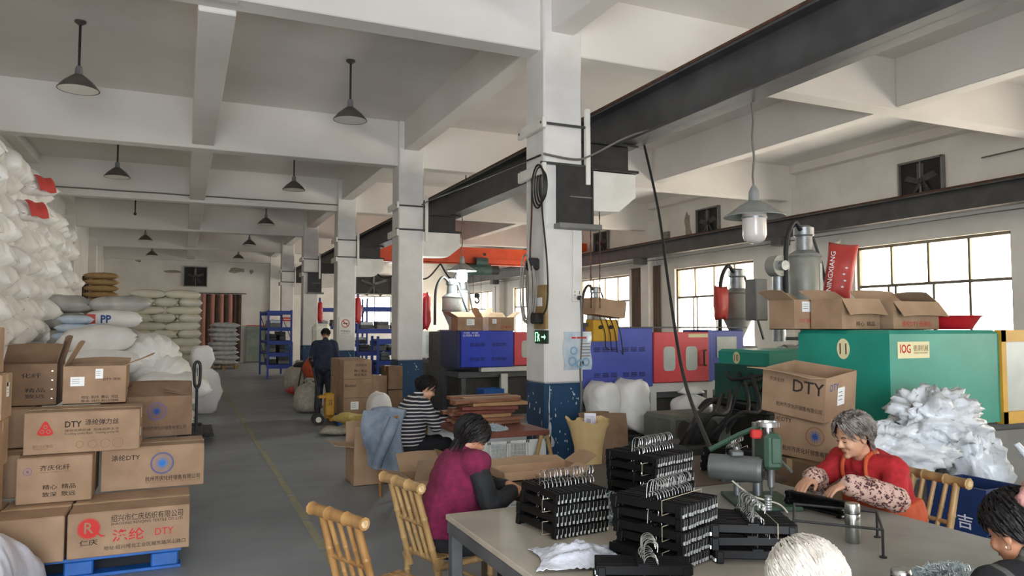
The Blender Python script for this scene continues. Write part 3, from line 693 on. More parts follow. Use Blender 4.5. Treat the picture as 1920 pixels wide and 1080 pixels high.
# leaning stack at the left edge
zz = [.462, .775, 1.105, 1.42]
labs = ['lowest carton in the stack at the left edge', 'second carton up in the stack at the left edge', 'carton with a blue wheel emblem in the left edge stack', 'topmost carton of the stack at the left edge']
for k in range(4):
    jit = (0, .02, .03, -.03)[k]
    pr = [('DTY', 'ink_brown', .2, .25, .14, .05)] if k == 3 else None
    b = carton(labs[k], -1.95 + jit, -1.155 + jit, 6.02 + .02 * k, .34, zz[k] if k else .452, (.32, .325, .31, .32)[k], 'cardboard_pale', group=G1, prints=pr, stickers=[(.02, .2, .08, .1, 'r')] if k == 2 else ())
    if k == 2: wheel_logo(b, .3, .16, .07)
# blue pallet
t = thing('pallet', 'blue plastic pallet under the stacked cartons', 'pallet', (-.93, 6.64, 0))
for k in range(9): bx('deck_board', 'pallet_blue', t, (0, -.6 + k * .15, .1365), (1.9, .12, .025), .004)
for y in (-.58, 0, .58):
    bx('runner', 'pallet_blue', t, (0, y, .012), (1.9, .12, .024), .004)
    for x in (-.86, -.3, .3, .84): bx('block', 'pallet_blue', t, (x, y, .074), (.18, .14, .1), .01)

# ------------------------------------------------------------------ sacks
def bagmesh(name, L, W, H, m, seed, wr=.02, ear=.07, sag=0, nu=16, nv=12, fq=5):
    mb = MB(); vs = []; fs = []
    def prof(a): return max(0, 1 - abs(a) ** 3.2) ** .5
    for side in (1, -1):
        for i in range(nu + 1):
            for j in range(nv + 1):
                u = -1 + 2 * i / nu; v = -1 + 2 * j / nv
                x = L / 2 * u * (1 - ear * (1 - v * v)); y = W / 2 * v * (1 - ear * (1 - u * u))
                z = side * H / 2 * prof(u) * prof(v) - sag * u * u
                n = noise.noise_vector(V(x * fq + seed * 7.3, y * fq, z * fq + seed)) + .45 * noise.noise_vector(V(x * fq * 2.4 + seed, y * fq * 2.4, z * fq * 2))
                k = .35 + .65 * prof(u) * prof(v)
                vs.append(V(x, y, z) + n * wr * k + V(0, 0, wr * .8 * noise.noise(V(u * 3 + seed, v * 9, 2)) * (1 - prof(u)) * 2))
    N = (nu + 1) * (nv + 1); W2 = nv + 1
    for i in range(nu):
        for j in range(nv):
            q = (i * W2 + j, (i + 1) * W2 + j, (i + 1) * W2 + j + 1, i * W2 + j + 1); fs += [q, tuple(N + k for k in q[::-1])]
    mb.add(vs, fs); bm = bmesh.new(); me = mb.mesh(name, m)
    bm.from_mesh(me); bmesh.ops.remove_doubles(bm, verts=bm.verts, dist=.002); bm.to_mesh(me); bm.free()
    me.shade_smooth(); return me
def sackmesh(name, r, h, m, seed, tie=.82, nf=13, amp=.05, n=40, neck=.12, lean=0):
    """upright stuffed sack gathered at a tied neck"""
    mb = MB(); vs = []; R = 18
    for i in range(R + 1):
        t = i / R
        if t < tie:
            q = t / tie; rad = r * (1 - abs(2 * q - .86) ** 3.0 * .55) * (min(1, q * 6 + .75)) * (1 if q < .75 else max(neck, 1 - ((q - .75) / .25) ** 1.6 * (1 - neck)))
        else: rad = r * neck * (1 - .5 * (t - tie) / (1 - tie))
        for j in range(n):
            a = 2 * PI * j / n; fold = amp * (.25 + 2.4 * max(0, t - .4)) * math.sin(nf * a + 2.5 * math.sin(3 * t + seed)) + .05 * noise.noise(V(math.cos(a) * 2 + seed, math.sin(a) * 2, t * 4))
            fold += .03 * noise.noise(V(math.cos(a) * 5 + seed, math.sin(a) * 5, t * 11))
            vs.append(V(rad * (1 + fold) * math.cos(a) + lean * t * t, rad * (1 + fold) * math.sin(a), h * t))
    fs = [(i * n + j, i * n + (j + 1) % n, (i + 1) * n + (j + 1) % n, (i + 1) * n + j) for i in range(R) for j in range(n)]
    fs += [tuple(range(n - 1, -1, -1)), tuple(R * n + j for j in range(n))]
    mb.add(vs, fs); me = mb.mesh(name, m); me.shade_smooth(); return me
def put(me, name, label, cat, loc, rot, group=None, s=None):
    o = link(name, me, None, loc, rot); tag(o, label, cat, group)
    if s: o.scale = (s, s, s) if not isinstance(s, tuple) else s
    return o
# the wall of white sacks along the left wall
VAR = [bagmesh('woven_sack', 1.0, .84, .46, ('bag_white', 'bag_white', 'bag_bright', 'bag_white', 'bag_white', 'bag_bright')[k], k + 1, .05, .09, sag=.06, nu=26, nv=22, fq=3.2) for k in range(6)]
BIG = [bagmesh('woven_sack', 1.3, 1.35, .42, 'bag_white', 20 + k, .03, .06) for k in range(2)]
random.seed(11); GS = 'white woven sacks piled high along the left wall'
for k in range(4):
    for j in range(6): put(BIG[(k + j) % 2], 'woven_sack', 'wide white sack, %s from the left, %s layer from the floor, left wall pile' % (ORD[j], ORD[k]), 'sack', (-2.45, 11.2 + j * 1.36, .2 + k * .37), (0, 0, random.uniform(-.05, .05)), GS)
z = 1.75; row = 0
while z < 4.3:
    top = 4.3 - z; face = -2.12 - .012 * row
    ci = 0; ymax = 18.2 - max(0, z - 3.4) * .5; y = 10.4 + (row % 2) * .37
    while y < ymax:
        if not (z > 4.0 and y > 15):
            ci += 1; put(random.choice(VAR), 'woven_sack', 'stuffed white sack, %s from the left, %s row from the top of the tall pile' % (ORD[ci - 1], ORD[7 - row]), 'sack',
                (face - .42 + random.uniform(-.04, .12), y, z + random.uniform(-.03, .03)),
                (random.uniform(-.16, .16), random.uniform(.05, .32), random.uniform(-.22, .22)), GS)
        y += .74
    z += .33; row += 1
RB = bagmesh('woven_sack', .9, .62, .3, 'bag_white', 31, .03, .1)
for (y, z) in ((13.2, 3.92), (12.6, 3.45)):
    o = put(RB, 'woven_sack', 'white sack with a red printed end, %s one in the tall pile' % ('upper' if z > 3.6 else 'lower'), 'sack', (-2.3, y, z), (.05, .25, -.5), GS)
    MB().sheet(lambda u, v: (.3 + .17 * u, (v - .5) * .34, .175 - .2 * u * u + .015 * math.sin(7 * v)), 6, 6, .004).build('red_print', 'bag_red', o, 60)
# cream sacks stacked brick-wise on a pallet, farther down
CR = [bagmesh('resin_sack', .92, .56, .25, 'bag_cream', 40 + k, .012, .04) for k in range(3)]
CE = [bagmesh('resin_sack', .6, .92, .25, 'bag_cream', 44 + k, .012, .04) for k in range(3)]
random.seed(5)
for k in range(12):
    z = .27 + k * .212
    xs = [(-.88, 0), (-.03, 0)] if k % 2 else [(-1.02, 1), (-.45, 1), (.12, 1)]
    for ci, (x, e) in enumerate(xs):
        put(random.choice(CE if e else CR), 'resin_sack', 'cream sack, %s from the left, %s layer from the floor, brick-like stack' % (ORD[ci], ORD[k]), 'sack', (x + random.uniform(-.03, .03), 21.8 + random.uniform(-.05, .05), z), (random.uniform(-.03, .03), random.uniform(-.04, .04), random.uniform(-.06, .06)), 'cream sacks stacked like bricks')
t = thing('pallet', 'wooden pallet under the cream sack stack', 'pallet', (-.45, 21.85, 0))
for k in range(6): bx('deck_board', 'weathered_wood', t, (-.75 + k * .3, 0, .125), (.2, 1.1, .025))
for y in (-.45, 0, .45): bx('runner', 'weathered_wood', t, (0, y, .055), (1.7, .1, .11))
# silver film sacks on a pallet by the far curtain
mat('film_silver', '#bfc0c0', '#a2a4a5', rough=.28, scale=5, bump=.4, bscale=8, spec=.7)
SV = [bagmesh('film_sack', 1.15, .75, .24, 'film_silver', 60 + k, .03, .05) for k in range(3)]
for k in range(9):
    put(SV[k % 3], 'film_sack', 'shiny grey film sack, %s from the floor in the stack below the curtain' % ORD[k], 'sack', (1.55 + random.uniform(-.06, .06), 33.2, .27 + k * .19), (random.uniform(-.04, .04), random.uniform(-.05, .05), random.uniform(-.1, .1)), 'grey film sacks by the curtain')
t = thing('pallet', 'low wooden pallet under the shiny grey film sacks', 'pallet', (1.55, 33.2, 0))
for k in range(5): bx('deck_board', 'weathered_wood', t, (-.5 + k * .25, 0, .13), (.16, 1.0, .025))
for x in (-.5, 0, .5): bx('block', 'weathered_wood', t, (x, -.42, .06), (.14, .14, .12)); bx('block', 'weathered_wood', t, (x, .42, .06), (.14, .14, .12))
# sacks heaped between: on a hidden base layer
BASE = [bagmesh('woven_sack', 1.3, .9, .4, 'bag_white', 70 + k, .03, .07) for k in range(2)]
GM = 'mixed sacks heaped behind the cartons'
nb = 0
for k in range(3):
    for (x, y) in ((-1.5, 12.6), (-1.5, 13.6), (-.45, 12.9), (-.42, 13.8)):
        if k == 2 and x > -1: continue
        nb += 1
        put(BASE[nb % 2], 'woven_sack', 'large white sack, %s layer, %s %s of the heap behind the cartons' % (ORD[k], 'left' if x < -1 else 'right', 'front' if y < 13.2 else 'back'), 'sack', (x, y, .22 + .37 * k), (0, 0, random.uniform(-.1, .1)), GM)
sp = put(sackmesh('tied_sack', .42, .9, 'bag_bright', 3, .94, 15, .12, neck=.07), 'tied_sack', 'round white plastic sack lying with its pleated tied mouth facing out', 'sack', (-.42, 13.3, 1.22), (math.radians(100), 0, math.radians(25)))
sp.location = (-.62, 13.55, 1.28)
put(sackmesh('tied_sack', .36, .78, 'bag_bright', 5, .94, 14, .11, neck=.08), 'tied_sack', 'crumpled white sack right of the pleated tied sack', 'sack', (-.12, 13.35, .98), (math.radians(96), 0, math.radians(-20)))
put(bagmesh('woven_sack', 1.15, .7, .42, 'bag_bright', 81, .05, .07), 'woven_sack', 'flattened wrinkled white sack below the pleated tied sack', 'sack', (-.15, 12.75, .82), (.05, .03, .05), GM)
put(bagmesh('woven_sack', 1.1, .75, .42, 'bag_white', 82, .03, .07), 'woven_sack', 'plump white sack on top of the heap behind the open carton', 'sack', (-1.2, 13.05, 1.55), (0, -.06, .1), GM)
put(bagmesh('woven_sack', 1.25, .8, .4, 'bag_bright', 83, .03, .07), 'woven_sack', 'plump white sack second from the top behind the open carton', 'sack', (-1.15, 12.9, 1.2), (0, 0, -.05), GM)
put(bagmesh('standing_sack', .62, .55, .9, 'bag_bright', 84, .05, .05), 'standing_sack', 'tall white sack standing on the aisle floor beside the pallet truck handle', 'sack', (.4, 16.3, .46), (0, 0, .2))
put(bagmesh('standing_sack', .45, .4, .5, 'bag_bright', 85, .04, .05), 'standing_sack', 'small white sack lying on top of the tall sack in the aisle', 'sack', (.36, 16.35, 1.12), (0, .1, .1))
GRY = [bagmesh('film_sack', 1.0, .62, .3, 'bag_grey', 90 + k, .03, .06) for k in range(2)]
for i, (x, y, z, lb) in enumerate(((-2.0, 15.0, 1.55, 'grey film sack low in the heap beside the tall pile'), (-1.2, 15.0, 1.6, 'grey film sack under the red printed sack'), (-1.95, 15.1, 1.85, 'grey film sack in the middle of the heap beside the tall pile'), (-1.9, 15.2, 2.15, 'grey film sack topping the heap beside the tall pile'), (-1.05, 15.1, 2.15, 'grey film sack lying over the red printed sack'))):
    put(GRY[i % 2], 'film_sack', lb, 'sack', (x, y, z), (random.uniform(-.05, .05), random.uniform(-.08, .08), random.uniform(-.1, .1)), GM)
for k in range(4):
    for x in (-2.0, -1.1): put(BASE[k % 2], 'woven_sack', 'large white sack, %s from the floor, %s under the grey film sacks' % (ORD[k], 'left' if x < -1.5 else 'right'), 'sack', (x, 15.2, .22 + .35 * k), (0, 0, random.uniform(-.08, .08)), GM, (.75, .9, .95))
o = put(bagmesh('printed_sack', .95, .6, .34, 'bag_white', 95, .02, .06), 'printed_sack', 'white sack printed with a red band and blue letters', 'sack', (-1.15, 14.95, 1.88), (.1, 0, .05))
MB().sheet(lambda u, v: (-.4 + .14 * u, -.296 + .03 * (1 - abs(2 * v - 1)) * 0 - .02 * math.sin(PI * v), -.09 + .2 * v), 4, 6, .004).build('red_band', 'bag_red', o)
txt('PP', 'ink_blue', o, (-.1, -.325, .03), *FR, .16, .14, fat=.03); patch('red_band', 'bag_red', o, (.02, -.31, -.12), *FR, rect(.3, .04), .01)
mat('bag_sky', '#c9d6e4', '#b9c8d8', rough=.4, scale=6, bump=.2)
SK = bagmesh('small_sack', .5, .34, .15, 'bag_sky', 97, .015, .05)
for i, (x, z) in enumerate(((-1.62, 1.86), (-1.66, 1.72), (-1.3, 1.72), (-1.7, 1.58), (-1.33, 1.58), (-1.68, 1.44))):
    put(SK, 'small_sack', 'small pale blue sack, %s one in the stack before the grey film sacks' % ('topmost', 'second left', 'second right', 'third left', 'third right', 'lowest')[i], 'sack', (x, 14.05, z), (0, 0, random.uniform(-.1, .1)), 'small pale blue sacks')
put(BASE[0], 'woven_sack', 'white sack under the small pale blue sacks', 'sack', (-1.55, 14.1, 1.2), (0, 0, .1), GM, (.8, .5, .9))
for k in range(7):
    put(bagmesh('paper_sack', .95, .6, .2, 'bag_brown', 100 + k, .015, .05) if k == 0 else bpy.data.objects['paper_sack'].data, 'paper_sack', 'brown paper sack, %s from the bottom in the stack near the barred window' % ORD[k], 'sack', (-2.3, 25.6, .12 + k * .0 + 2.02 + k * .19), (0, 0, random.uniform(-.1, .1)), 'brown paper sacks')
for k in range(5): put(BIG[k % 2], 'woven_sack', 'wide white sack, %s from the floor under the brown paper sacks' % ORD[k], 'sack', (-2.4, 25.6, .22 + k * .4), (0, 0, 0), GM)
# the sack in the foreground corner
put(bagmesh('woven_sack', .78, .66, .56, 'bag_lilac', 8, .06, .12, sag=.08, nu=28, nv=24, fq=3), 'woven_sack', 'bluish white sack slumped on the floor in the near left corner', 'sack', (-1.2, 5.45, .27), (0, .12, -.25))
# pallet truck whose black handle rises behind the cartons
t = thing('pallet_truck', 'black handled pallet truck standing behind the cartons', 'pallet truck', (.2, 11.9, 0))
mb = MB(); mb.tube(joints([(0, 0, .84), (-.035, 0, .92), (-.042, 0, 1.15), (-.02, 0, 1.22), (.02, 0, 1.22), (.042, 0, 1.15), (.035, 0, .92), (0, 0, .84)], 4), .022, 8); mb.build('handle_loop', 'black_plastic', t, 60)
MB().cyl((0, 0, .2), (0, 0, .86), .02, n=10).build('shaft', 'black_iron', t)
bx('lever', 'black_plastic', t, (0, -.02, 1.08), (.02, .02, .12)); bx('pump_body', 'black_iron', t, (0, .1, .2), (.2, .2, .24), .03)
for s in (-1, 1): MB().cyl((s * .07 - .03, .02, .08), (s * .07 + .03, .02, .08), .08, n=16).build('wheel', 'rubber', t, 40)
for s in (-.18, .18): bx('fork', 'black_iron', t, (s, .75, .12), (.15, 1.1, .05), .01)
# ------------------------------------------------------------------ injection moulding machines along the machine bay
mat('enamel_green', '#1f9683', '#1a8877', rough=.4, scale=2, bump=.03, bscale=4); mat('enamel_dark_green', '#14584a', '#10483d', rough=.45, scale=3)
mat('enamel_yellow', '#d8a63a', '#c79632', rough=.45, scale=3); mat('enamel_blue', '#5462bb', '#4a57ae', rough=.42, scale=2)
mat('enamel_royal', '#2a44c0', '#243bb0', rough=.42, scale=2); mat('enamel_red', '#d94f58', '#cb434d', rough=.42, scale=2); mat('enamel_navy', '#232a55', rough=.45)
mat('enamel_white', '#d9dbd8', '#c9ccc9', rough=.45, scale=3); mat('machine_bed', '#55585a', '#45484a', rough=.55, scale=4); mat('oily_iron', '#26282a', '#36332f', rough=.5, scale=7)
mat('frosted', '#c3c9c4', '#b4bbb6', rough=.3, scale=5); mat('decal_cream', '#e6dcae', rough=.6); mat('slot_dark', '#20253f', rough=.7)
def hood(mb, x0, x1, y0, y1, z0, z1, c=.05):
    """machine hood with a bevelled top"""
    vs = []
    for z, k in ((z0, 0), (z1 - c, 0), (z1, c)):
        vs += [(x0 + k, y0 + k, z), (x1 - k, y0 + k, z), (x1 - k, y1 - k, z), (x0 + k, y1 - k, z)]
    fs = [(3, 2, 1, 0), (8, 9, 10, 11)]
    for r in (0, 4): fs += [(r + i, r + (i + 1) % 4, r + 4 + (i + 1) % 4, r + 4 + i) for i in range(4)]
    return mb.add(vs, fs)
def louvres(t, x, y, z, n=3, w=.09, gap=.13, mm='slot_dark'):
    for r in range(3):
        for k in range(n): bx('louvre', mm, t, (x + k * gap, y - .004, z - r * .022), (w, .012, .009))
def bed(t, x0, x1, y0, y1, z):
    mb = MB(); mb.box(((x0 + x1) / 2, (y0 + y1) / 2, z - .06), (x1 - x0, y1 - y0, .12), 0, .01); mb.build('bed', 'machine_bed', t)
    bx('base', 'oily_iron', t, ((x0 + x1) / 2, (y0 + y1) / 2 + .05, (z - .12) / 2), (x1 - x0 - .1, y1 - y0 - .15, z - .12), .01)
    for k in range(4):
        x = x0 + .12 + (x1 - x0 - .24) * k / 3; bx('leg_frame', 'machine_bed', t, (x, y0 + .05, (z - .12) / 2), (.09, .06, z - .12))
def barrel(t, x0, y, z, L=1.6):
    MB().cyl((x0, y, z), (x0 + L, y, z), .09, n=18).build('barrel', 'galvanised', t, 40)
    for k in range(5): MB().cyl((x0 + .1 + k * .3, y, z), (x0 + .28 + k * .3, y, z), .11, n=18).build('heater_band', 'steel_grey', t, 40)
# nearest: green, number 11
t = thing('moulding_machine', 'teal green moulding machine numbered 11 with yellow door frame', 'machine', (0, 0, 0))
mb = MB(); hood(mb, 5.0, 6.3, 4.07, 5.0, .95, 1.72, .03); mb.build('clamp_hood', 'enamel_green', t)
mb = MB(); mb.prism([(5.0, .6), (5.0, .95), (4.075, .95)], 5.0, 5.6, 'x'); mb.build('hood_apron', 'enamel_green', t)
mb = MB(); y = 4.06
for a in ((6.31, 7.5, 1.62, 1.72), (6.31, 7.5, .93, 1.03), (6.31, 6.37, .93, 1.72), (7.44, 7.5, .93, 1.72)): mb.box(((a[0] + a[1]) / 2, y + .02, (a[2] + a[3]) / 2), (a[1] - a[0], .06, a[3] - a[2]))
d = mb.build('door', 'enamel_yellow', t); bx('door_pane', 'frosted', d, (6.9, y + .03, 1.33), (1.1, .01, .62)); bx('handle', 'black_iron', d, (7.3, y - .03, 1.3), (.02, .03, .2), .005)
bx('rear_hood', 'enamel_green', t, (8.3, 4.6, 1.3), (1.5, .8, .7), .03); bed(t, 4.95, 10.2, 4.15, 5.1, .93)
bx('side_panel', 'steel_grey', t, (6.4, 4.12, .62), (.9, .03, .5), .005); barrel(t, 9.0, 4.6, 1.3, 1.1)
pl = patch('number_disc', 'decal_cream', t, (5.0, 4.51, 1.565), (0, -1, 0), (0, 0, 1), [(.065 * math.cos(2 * PI * i / 24), .085 * math.sin(2 * PI * i / 24)) for i in range(24)], .003, .002)
txt('11', 'ink_black', pl, (4.997, 4.51, 1.565), (0, -1, 0), (0, 0, 1), .07, .09)
pl = patch('maker_plate', 'decal_cream', t, (5.265, 4.07, 1.565), (1, 0, 0), (0, 0, 1), rect(.36, .13), .003, .002)
txt('IOG', 'ink_red', pl, (5.17, 4.067, 1.575), (1, 0, 0), (0, 0, 1), .12, .07, fat=.02); txt('德清机械', 'ink_brown', pl, (5.345, 4.067, 1.58), (1, 0, 0), (0, 0, 1), .17, .05); txt('DEQING MACHINERY', 'ink_brown', pl, (5.345, 4.067, 1.54), (1, 0, 0), (0, 0, 1), .16, .016)
# green, number 10
t = thing('moulding_machine', 'low dark green moulding machine numbered 10', 'machine', (0, 0, 0))
mb = MB(); hood(mb, 5.92, 7.4, 6.35, 7.2, 1.3, 1.48, .03); mb.build('top_hood', 'enamel_green', t)
mb = MB(); hood(mb, 5.9, 7.4, 6.37, 7.25, .9, 1.31, .01); mb.build('clamp_hood', 'enamel_dark_green', t)
bed(t, 5.95, 10.2, 6.45, 7.2, .88); bx('injection_box', 'enamel_green', t, (7.95, 6.85, 1.25), (1.0, .6, .6), .03); barrel(t, 8.4, 6.85, 1.35)
for k in range(3):
    mb = MB(); mb.tube(joints([(5.8, 6.9 - .2 * k, 1.22), (5.7, 6.7 - .2 * k, 1.15 - .05 * k), (5.78, 6.4 - .15 * k, 1.2), (6.1, 6.3, 1.25)], 5), .022, 6); mb.build('hydraulic_hose', 'rubber', t, 60)
pl = patch('number_disc', 'decal_cream', t, (5.92, 6.88, 1.385), (0, -1, 0), (0, 0, 1), [(.06 * math.cos(2 * PI * i / 24), .07 * math.sin(2 * PI * i / 24)) for i in range(24)], .003, .002)
txt('10', 'ink_black', pl, (5.917, 6.88, 1.385), (0, -1, 0), (0, 0, 1), .075, .08)
# blue panels and red door
t = thing('moulding_machine', 'moulding machine with blue side panel and red two-window door', 'machine', (0, 0, 0))
bx('side_panel', 'enamel_blue', t, (5.33, 9.0, 1.325), (1.23, .8, .8), .012)
for z in (1.46, 1.12):
    for x in (5.05, 5.5): louvres(t, x, 8.6, z)
d = bx('door', 'enamel_red', t, (6.42, 8.62, 1.32), (.94, .08, .7), .01)
for x in (6.2, 6.58):
    w_, h_ = .1, .17; n = 24; poly = []
    for i in range(n):
        a = 2 * PI * i / n; c, s = math.cos(a), math.sin(a); poly.append((w_ * math.copysign(abs(c) ** .4, c), h_ * math.copysign(abs(s) ** .4, s)))
    patch('door_window', 'frosted', d, (x, 8.58, 1.3), (1, 0, 0), (0, 0, 1), poly, .004, .003)
patch('door_decal', 'decal_cream', d, (6.7, 8.58, 1.62), (1, 0, 0), (0, 0, 1), rect(.34, .05))
mb = MB(); mb.tube([(6.83, 8.575, 1.2), (6.77, 8.54, 1.21), (6.77, 8.54, 1.4), (6.83, 8.575, 1.41)], .014, 8); mb.build('handle', 'black_iron', d, 50)
bx('end_post', 'enamel_blue', t, (6.93, 8.9, 1.33), (.08, .6, .74), .01); e_ = bx('end_panel', 'enamel_blue', t, (7.3, 8.95, 1.33), (.62, .55, .72), .01)
bx('panel_window', 'frosted', e_, (7.28, 8.67, 1.45), (.36, .012, .3)); bx('rear_guard', 'enamel_navy', t, (6.42, 9.2, 1.3), (1.0, .5, .66)); bx('top_rail', 'machine_bed', t, (6.2, 8.9, 1.735), (2.9, .5, .02))
mb = MB(); mb.box((6.45, 8.7, .9), (1.15, .12, .12)); mb.build('sill_beam', 'enamel_white', t)
for x in (5.98, 6.95): bx('frame_post', 'enamel_white', t, (x, 8.7, .42), (.1, .1, .84))
bed(t, 4.9, 10.6, 8.75, 9.5, .86); bx('injection_box', 'enamel_white', t, (8.2, 9.1, 1.15), (1.1, .5, .5), .03); barrel(t, 8.7, 9.1, 1.35)
# fourth: royal blue
t = thing('moulding_machine', 'royal blue moulding machine with red door behind the wood stack', 'machine', (0, 0, 0))
bx('side_panel', 'enamel_royal', t, (5.42, 13.85, 1.31), (1.1, .9, .7), .01); bx('end_cover', 'enamel_navy', t, (4.83, 13.92, 1.31), (.08, 1.0, .72), .01)
for z in (1.42, 1.14):
    for x in (5.1, 5.55): louvres(t, x, 13.4, z, 3, .08, .11)
txt('LUXIN-180G', 'paper_white', t, (5.08, 13.4, 1.575), (1, 0, 0), (0, 0, 1), .34, .04); txt('力劲  机械', 'paper_white', t, (5.07, 13.4, 1.625), (1, 0, 0), (0, 0, 1), .3, .035)
d = bx('door', 'enamel_red', t, (6.35, 13.45, 1.31), (.72, .08, .66), .01); patch('door_window', 'frosted', d, (6.25, 13.41, 1.3), (1, 0, 0), (0, 0, 1), [(.1 * math.copysign(abs(math.cos(a)) ** .4, math.cos(a)), .17 * math.copysign(abs(math.sin(a)) ** .4, math.sin(a))) for a in [2 * PI * i / 24 for i in range(24)]], .004, .003)
bx('rear_cover', 'enamel_red', t, (6.95, 13.8, 1.31), (.5, .6, .62), .01); bx('sill_beam', 'enamel_white', t, (6.0, 13.5, .91), (1.4, .14, .08)); bed(t, 4.85, 10, 13.5, 14.3, .87)
bx('frame_post', 'enamel_white', t, (5.8, 13.5, .42), (.14, .1, .8))
# fifth, white; sixth hidden between the second column and the blue one
t = thing('moulding_machine', 'white moulding machine seen right of the second column', 'machine', (0, 0, 0))
d = bx('door', 'enamel_white', t, (5.35, 16.55, 1.33), (.62, .1, .62), .01); patch('door_window', 'frosted', d, (5.35, 16.5, 1.33), (1, 0, 0), (0, 0, 1), rect(.4, .42), .004, .003)
bx('side_panel', 'enamel_white', t, (6.3, 17.0, 1.33), (1.2, .8, .66), .01); bed(t, 4.9, 9.5, 16.6, 17.4, .95); bx('hydraulics', 'oily_iron', t, (5.1, 16.5, .7), (.4, .3, .5), .03)
t = thing('moulding_machine', 'grey moulding machine bed behind the royal blue machine', 'machine', (0, 0, 0))
bx('side_panel', 'enamel_white', t, (7.2, 20.0, 1.2), (2.4, .8, .7), .02); bed(t, 5.0, 9.5, 19.6, 20.4, .8)

# hopper dryers
mat('hopper_grey', '#a6a79f', '#94958d', rough=.45, scale=5, metal=.2)
def hopper(label, x, y, z0, r, h, bag=None, sc=1.0, grp='hopper dryers on the machines'):
    t = thing('hopper_dryer', label, 'hopper', (x, y, z0), 0, grp)
    MB().lathe([(r * .3, 0), (r * .3, .08), (r, .08 + r * 1.5), (r, .08 + r * 1.5 + h), (r * .93, .1 + r * 1.5 + h)], 24).build('drum', 'hopper_grey', t, 35)
    zt = .1 + r * 1.5 + h
    for z in (.1 + r * 1.5, zt - .03): MB().lathe([(r * 1.04, z - .012), (r * 1.04, z + .012)], 24).build('band', 'steel_grey', t, 30)
    MB().lathe([(r * .93, zt), (r * .55, zt + .05), (r * .5, zt + .22), (r * .62, zt + .24), (r * .62, zt + .33), (r * .3, zt + .36)], 20).build('loader', 'galvanised', t, 35)
    mb = MB(); mb.tube(joints([(-r * .5, -.05, zt + .3), (-r * 1.2, -.08, zt + .38), (-r * 1.9, -.1, zt + .12), (-r * 2.0, -.1, zt - .5), (-r * 2.0, -.1, .1)], 6), .03, 8); mb.build('feed_hose', 'rubber', t, 60)
    bx('bracket', 'steel_grey', t, (0, 0, -.02), (r * 2.2, r * 1.6, .04)); bx('sight_glass', 'frosted', t, (r * .35, -r * .95, .1 + r * 1.5 + h * .5), (.04, .02, h * .6))
    mb = MB(); mb.tube([(r * .6, 0, zt + .3), (r * 1.15, -.05, zt - .1), (r * 2.2, -.05, .1)], .02, 6); mb.build('strut', 'steel_dark', t)
    return t, zt
t, zt = hopper('tall grey hopper dryer with blower, nearest the viewer', 7.02, 6.9, 1.62, .2, .62)
MB().cyl((-.46, -.1, .86), (-.46, .05, .86), .13, n=20).build('blower', 'hopper_grey', t, 40); MB().cyl((-.46, -.16, .86), (-.46, -.1, .86), .06, n=14).build('blower_motor', 'galvanised', t, 40)
MB().cyl((-.42, 0, -.05), (-.42, 0, .78), .075, n=14).build('duct', 'galvanised', t, 40); bx('control_cabinet', 'steel_grey', t, (-.68, .1, .45), (.18, .2, .5), .01)
o = put(bagmesh('resin_sack', .34, .74, .2, 'bag_red', 120, .02, .05), 'resin_sack', 'red printed resin sack hanging on the tall hopper dryer', 'sack', (7.42, 6.72, 2.42), (math.radians(90), 0, math.radians(12)))
o.rotation_euler = (math.radians(82), math.radians(8), math.radians(-48))
txt('NINGXIANG', 'paper_white', o, (-.1, -.02, .108), (0, 1, 0), (-1, 0, 0), .5, .055, fat=.01)
for k in range(4): patch('leaf_print', 'paper_white', o, (.05 + .02 * (k % 2), -.2 + .08 * k, .105), (1, 0, 0), (0, 1, 0), [(-.02, 0), (0, .014), (.02, 0), (0, -.014)])
t, zt = hopper('grey hopper dryer above the red door machine', 7.82, 9.05, 1.45, .21, .42)
put(bagmesh('resin_sack', .26, .52, .16, 'bag_red', 122, .02, .05), 'resin_sack', 'small red sack hanging left of the second hopper dryer', 'sack', (7.42, 8.95, 2.1), (math.radians(90), 0, .1))
hopper('grey hopper dryer beside the second column', 5.1, 14.6, 1.68, .2, .3); hopper('slim grey hopper dryer right of the one by the second column', 5.55, 15.2, 1.68, .13, .55)
hopper('grey hopper dryer behind the coiled hoses', 8.2, 14.0, 1.5, .2, .35)
bx('hopper_stand', 'machine_bed', None, (5.3, 14.9, .83), (.9, 1.0, 1.62), .02); tag(bpy.data.objects['hopper_stand'], 'grey steel stand under the two hopper dryers', 'stand')

# cartons on top of the machines
b = carton('open carton with a white sticker on the green machine', 4.82, 5.2, 4.86, .3, 1.722, .26, flaps=(None, 150, 150, None), stickers=[(-.05, .2, .1, .09, 'f')], prints=[('DTY 涤纶', 'ink_red', -.06, .08, .14, .04)], group='cartons on the green machine')
carton('open carton with its flap folded down, second on the green machine', 4.98, 5.42, 4.5, .33, 1.722, .26, flaps=(238, 150, None, None), prints=[('精心  精品', 'ink_black', .05, .05, .22, .04)], group='cartons on the green machine')
carton('open carton with its flap folded down, beside the red basin', 5.46, 6.02, 4.4, .33, 1.722, .24, flaps=(232, 140, None, 30), prints=[('涤纶DTY 低弹丝', 'ink_red', 0, .05, .36, .05)], group='cartons on the green machine')
t = thing('basin', 'red plastic basin at the end of the cartons', 'basin', (6.3, 4.5, 1.722)); mat('plastic_red', '#c2262f', '#b01f28', rough=.35, scale=4)
MB().lathe([(0, .0), (.17, 0), (.24, .11), (.26, .115), (.255, .125), (.225, .115), (.16, .012), (0, .012)], 30).build('bowl', 'plastic_red', t, 40)
MB().lathe([(0, .1), (.1, .11), (.2, .095)], 16).build('pellets', 'bag_yellow', t, 60)
carton('open carton with a sticker on the royal blue machine', 4.86, 5.38, 13.55, .4, 1.662, .27, flaps=(None, 150, 150, 60), stickers=[(0, .17, .16, .12, 'f')], group='cartons on the royal blue machine')
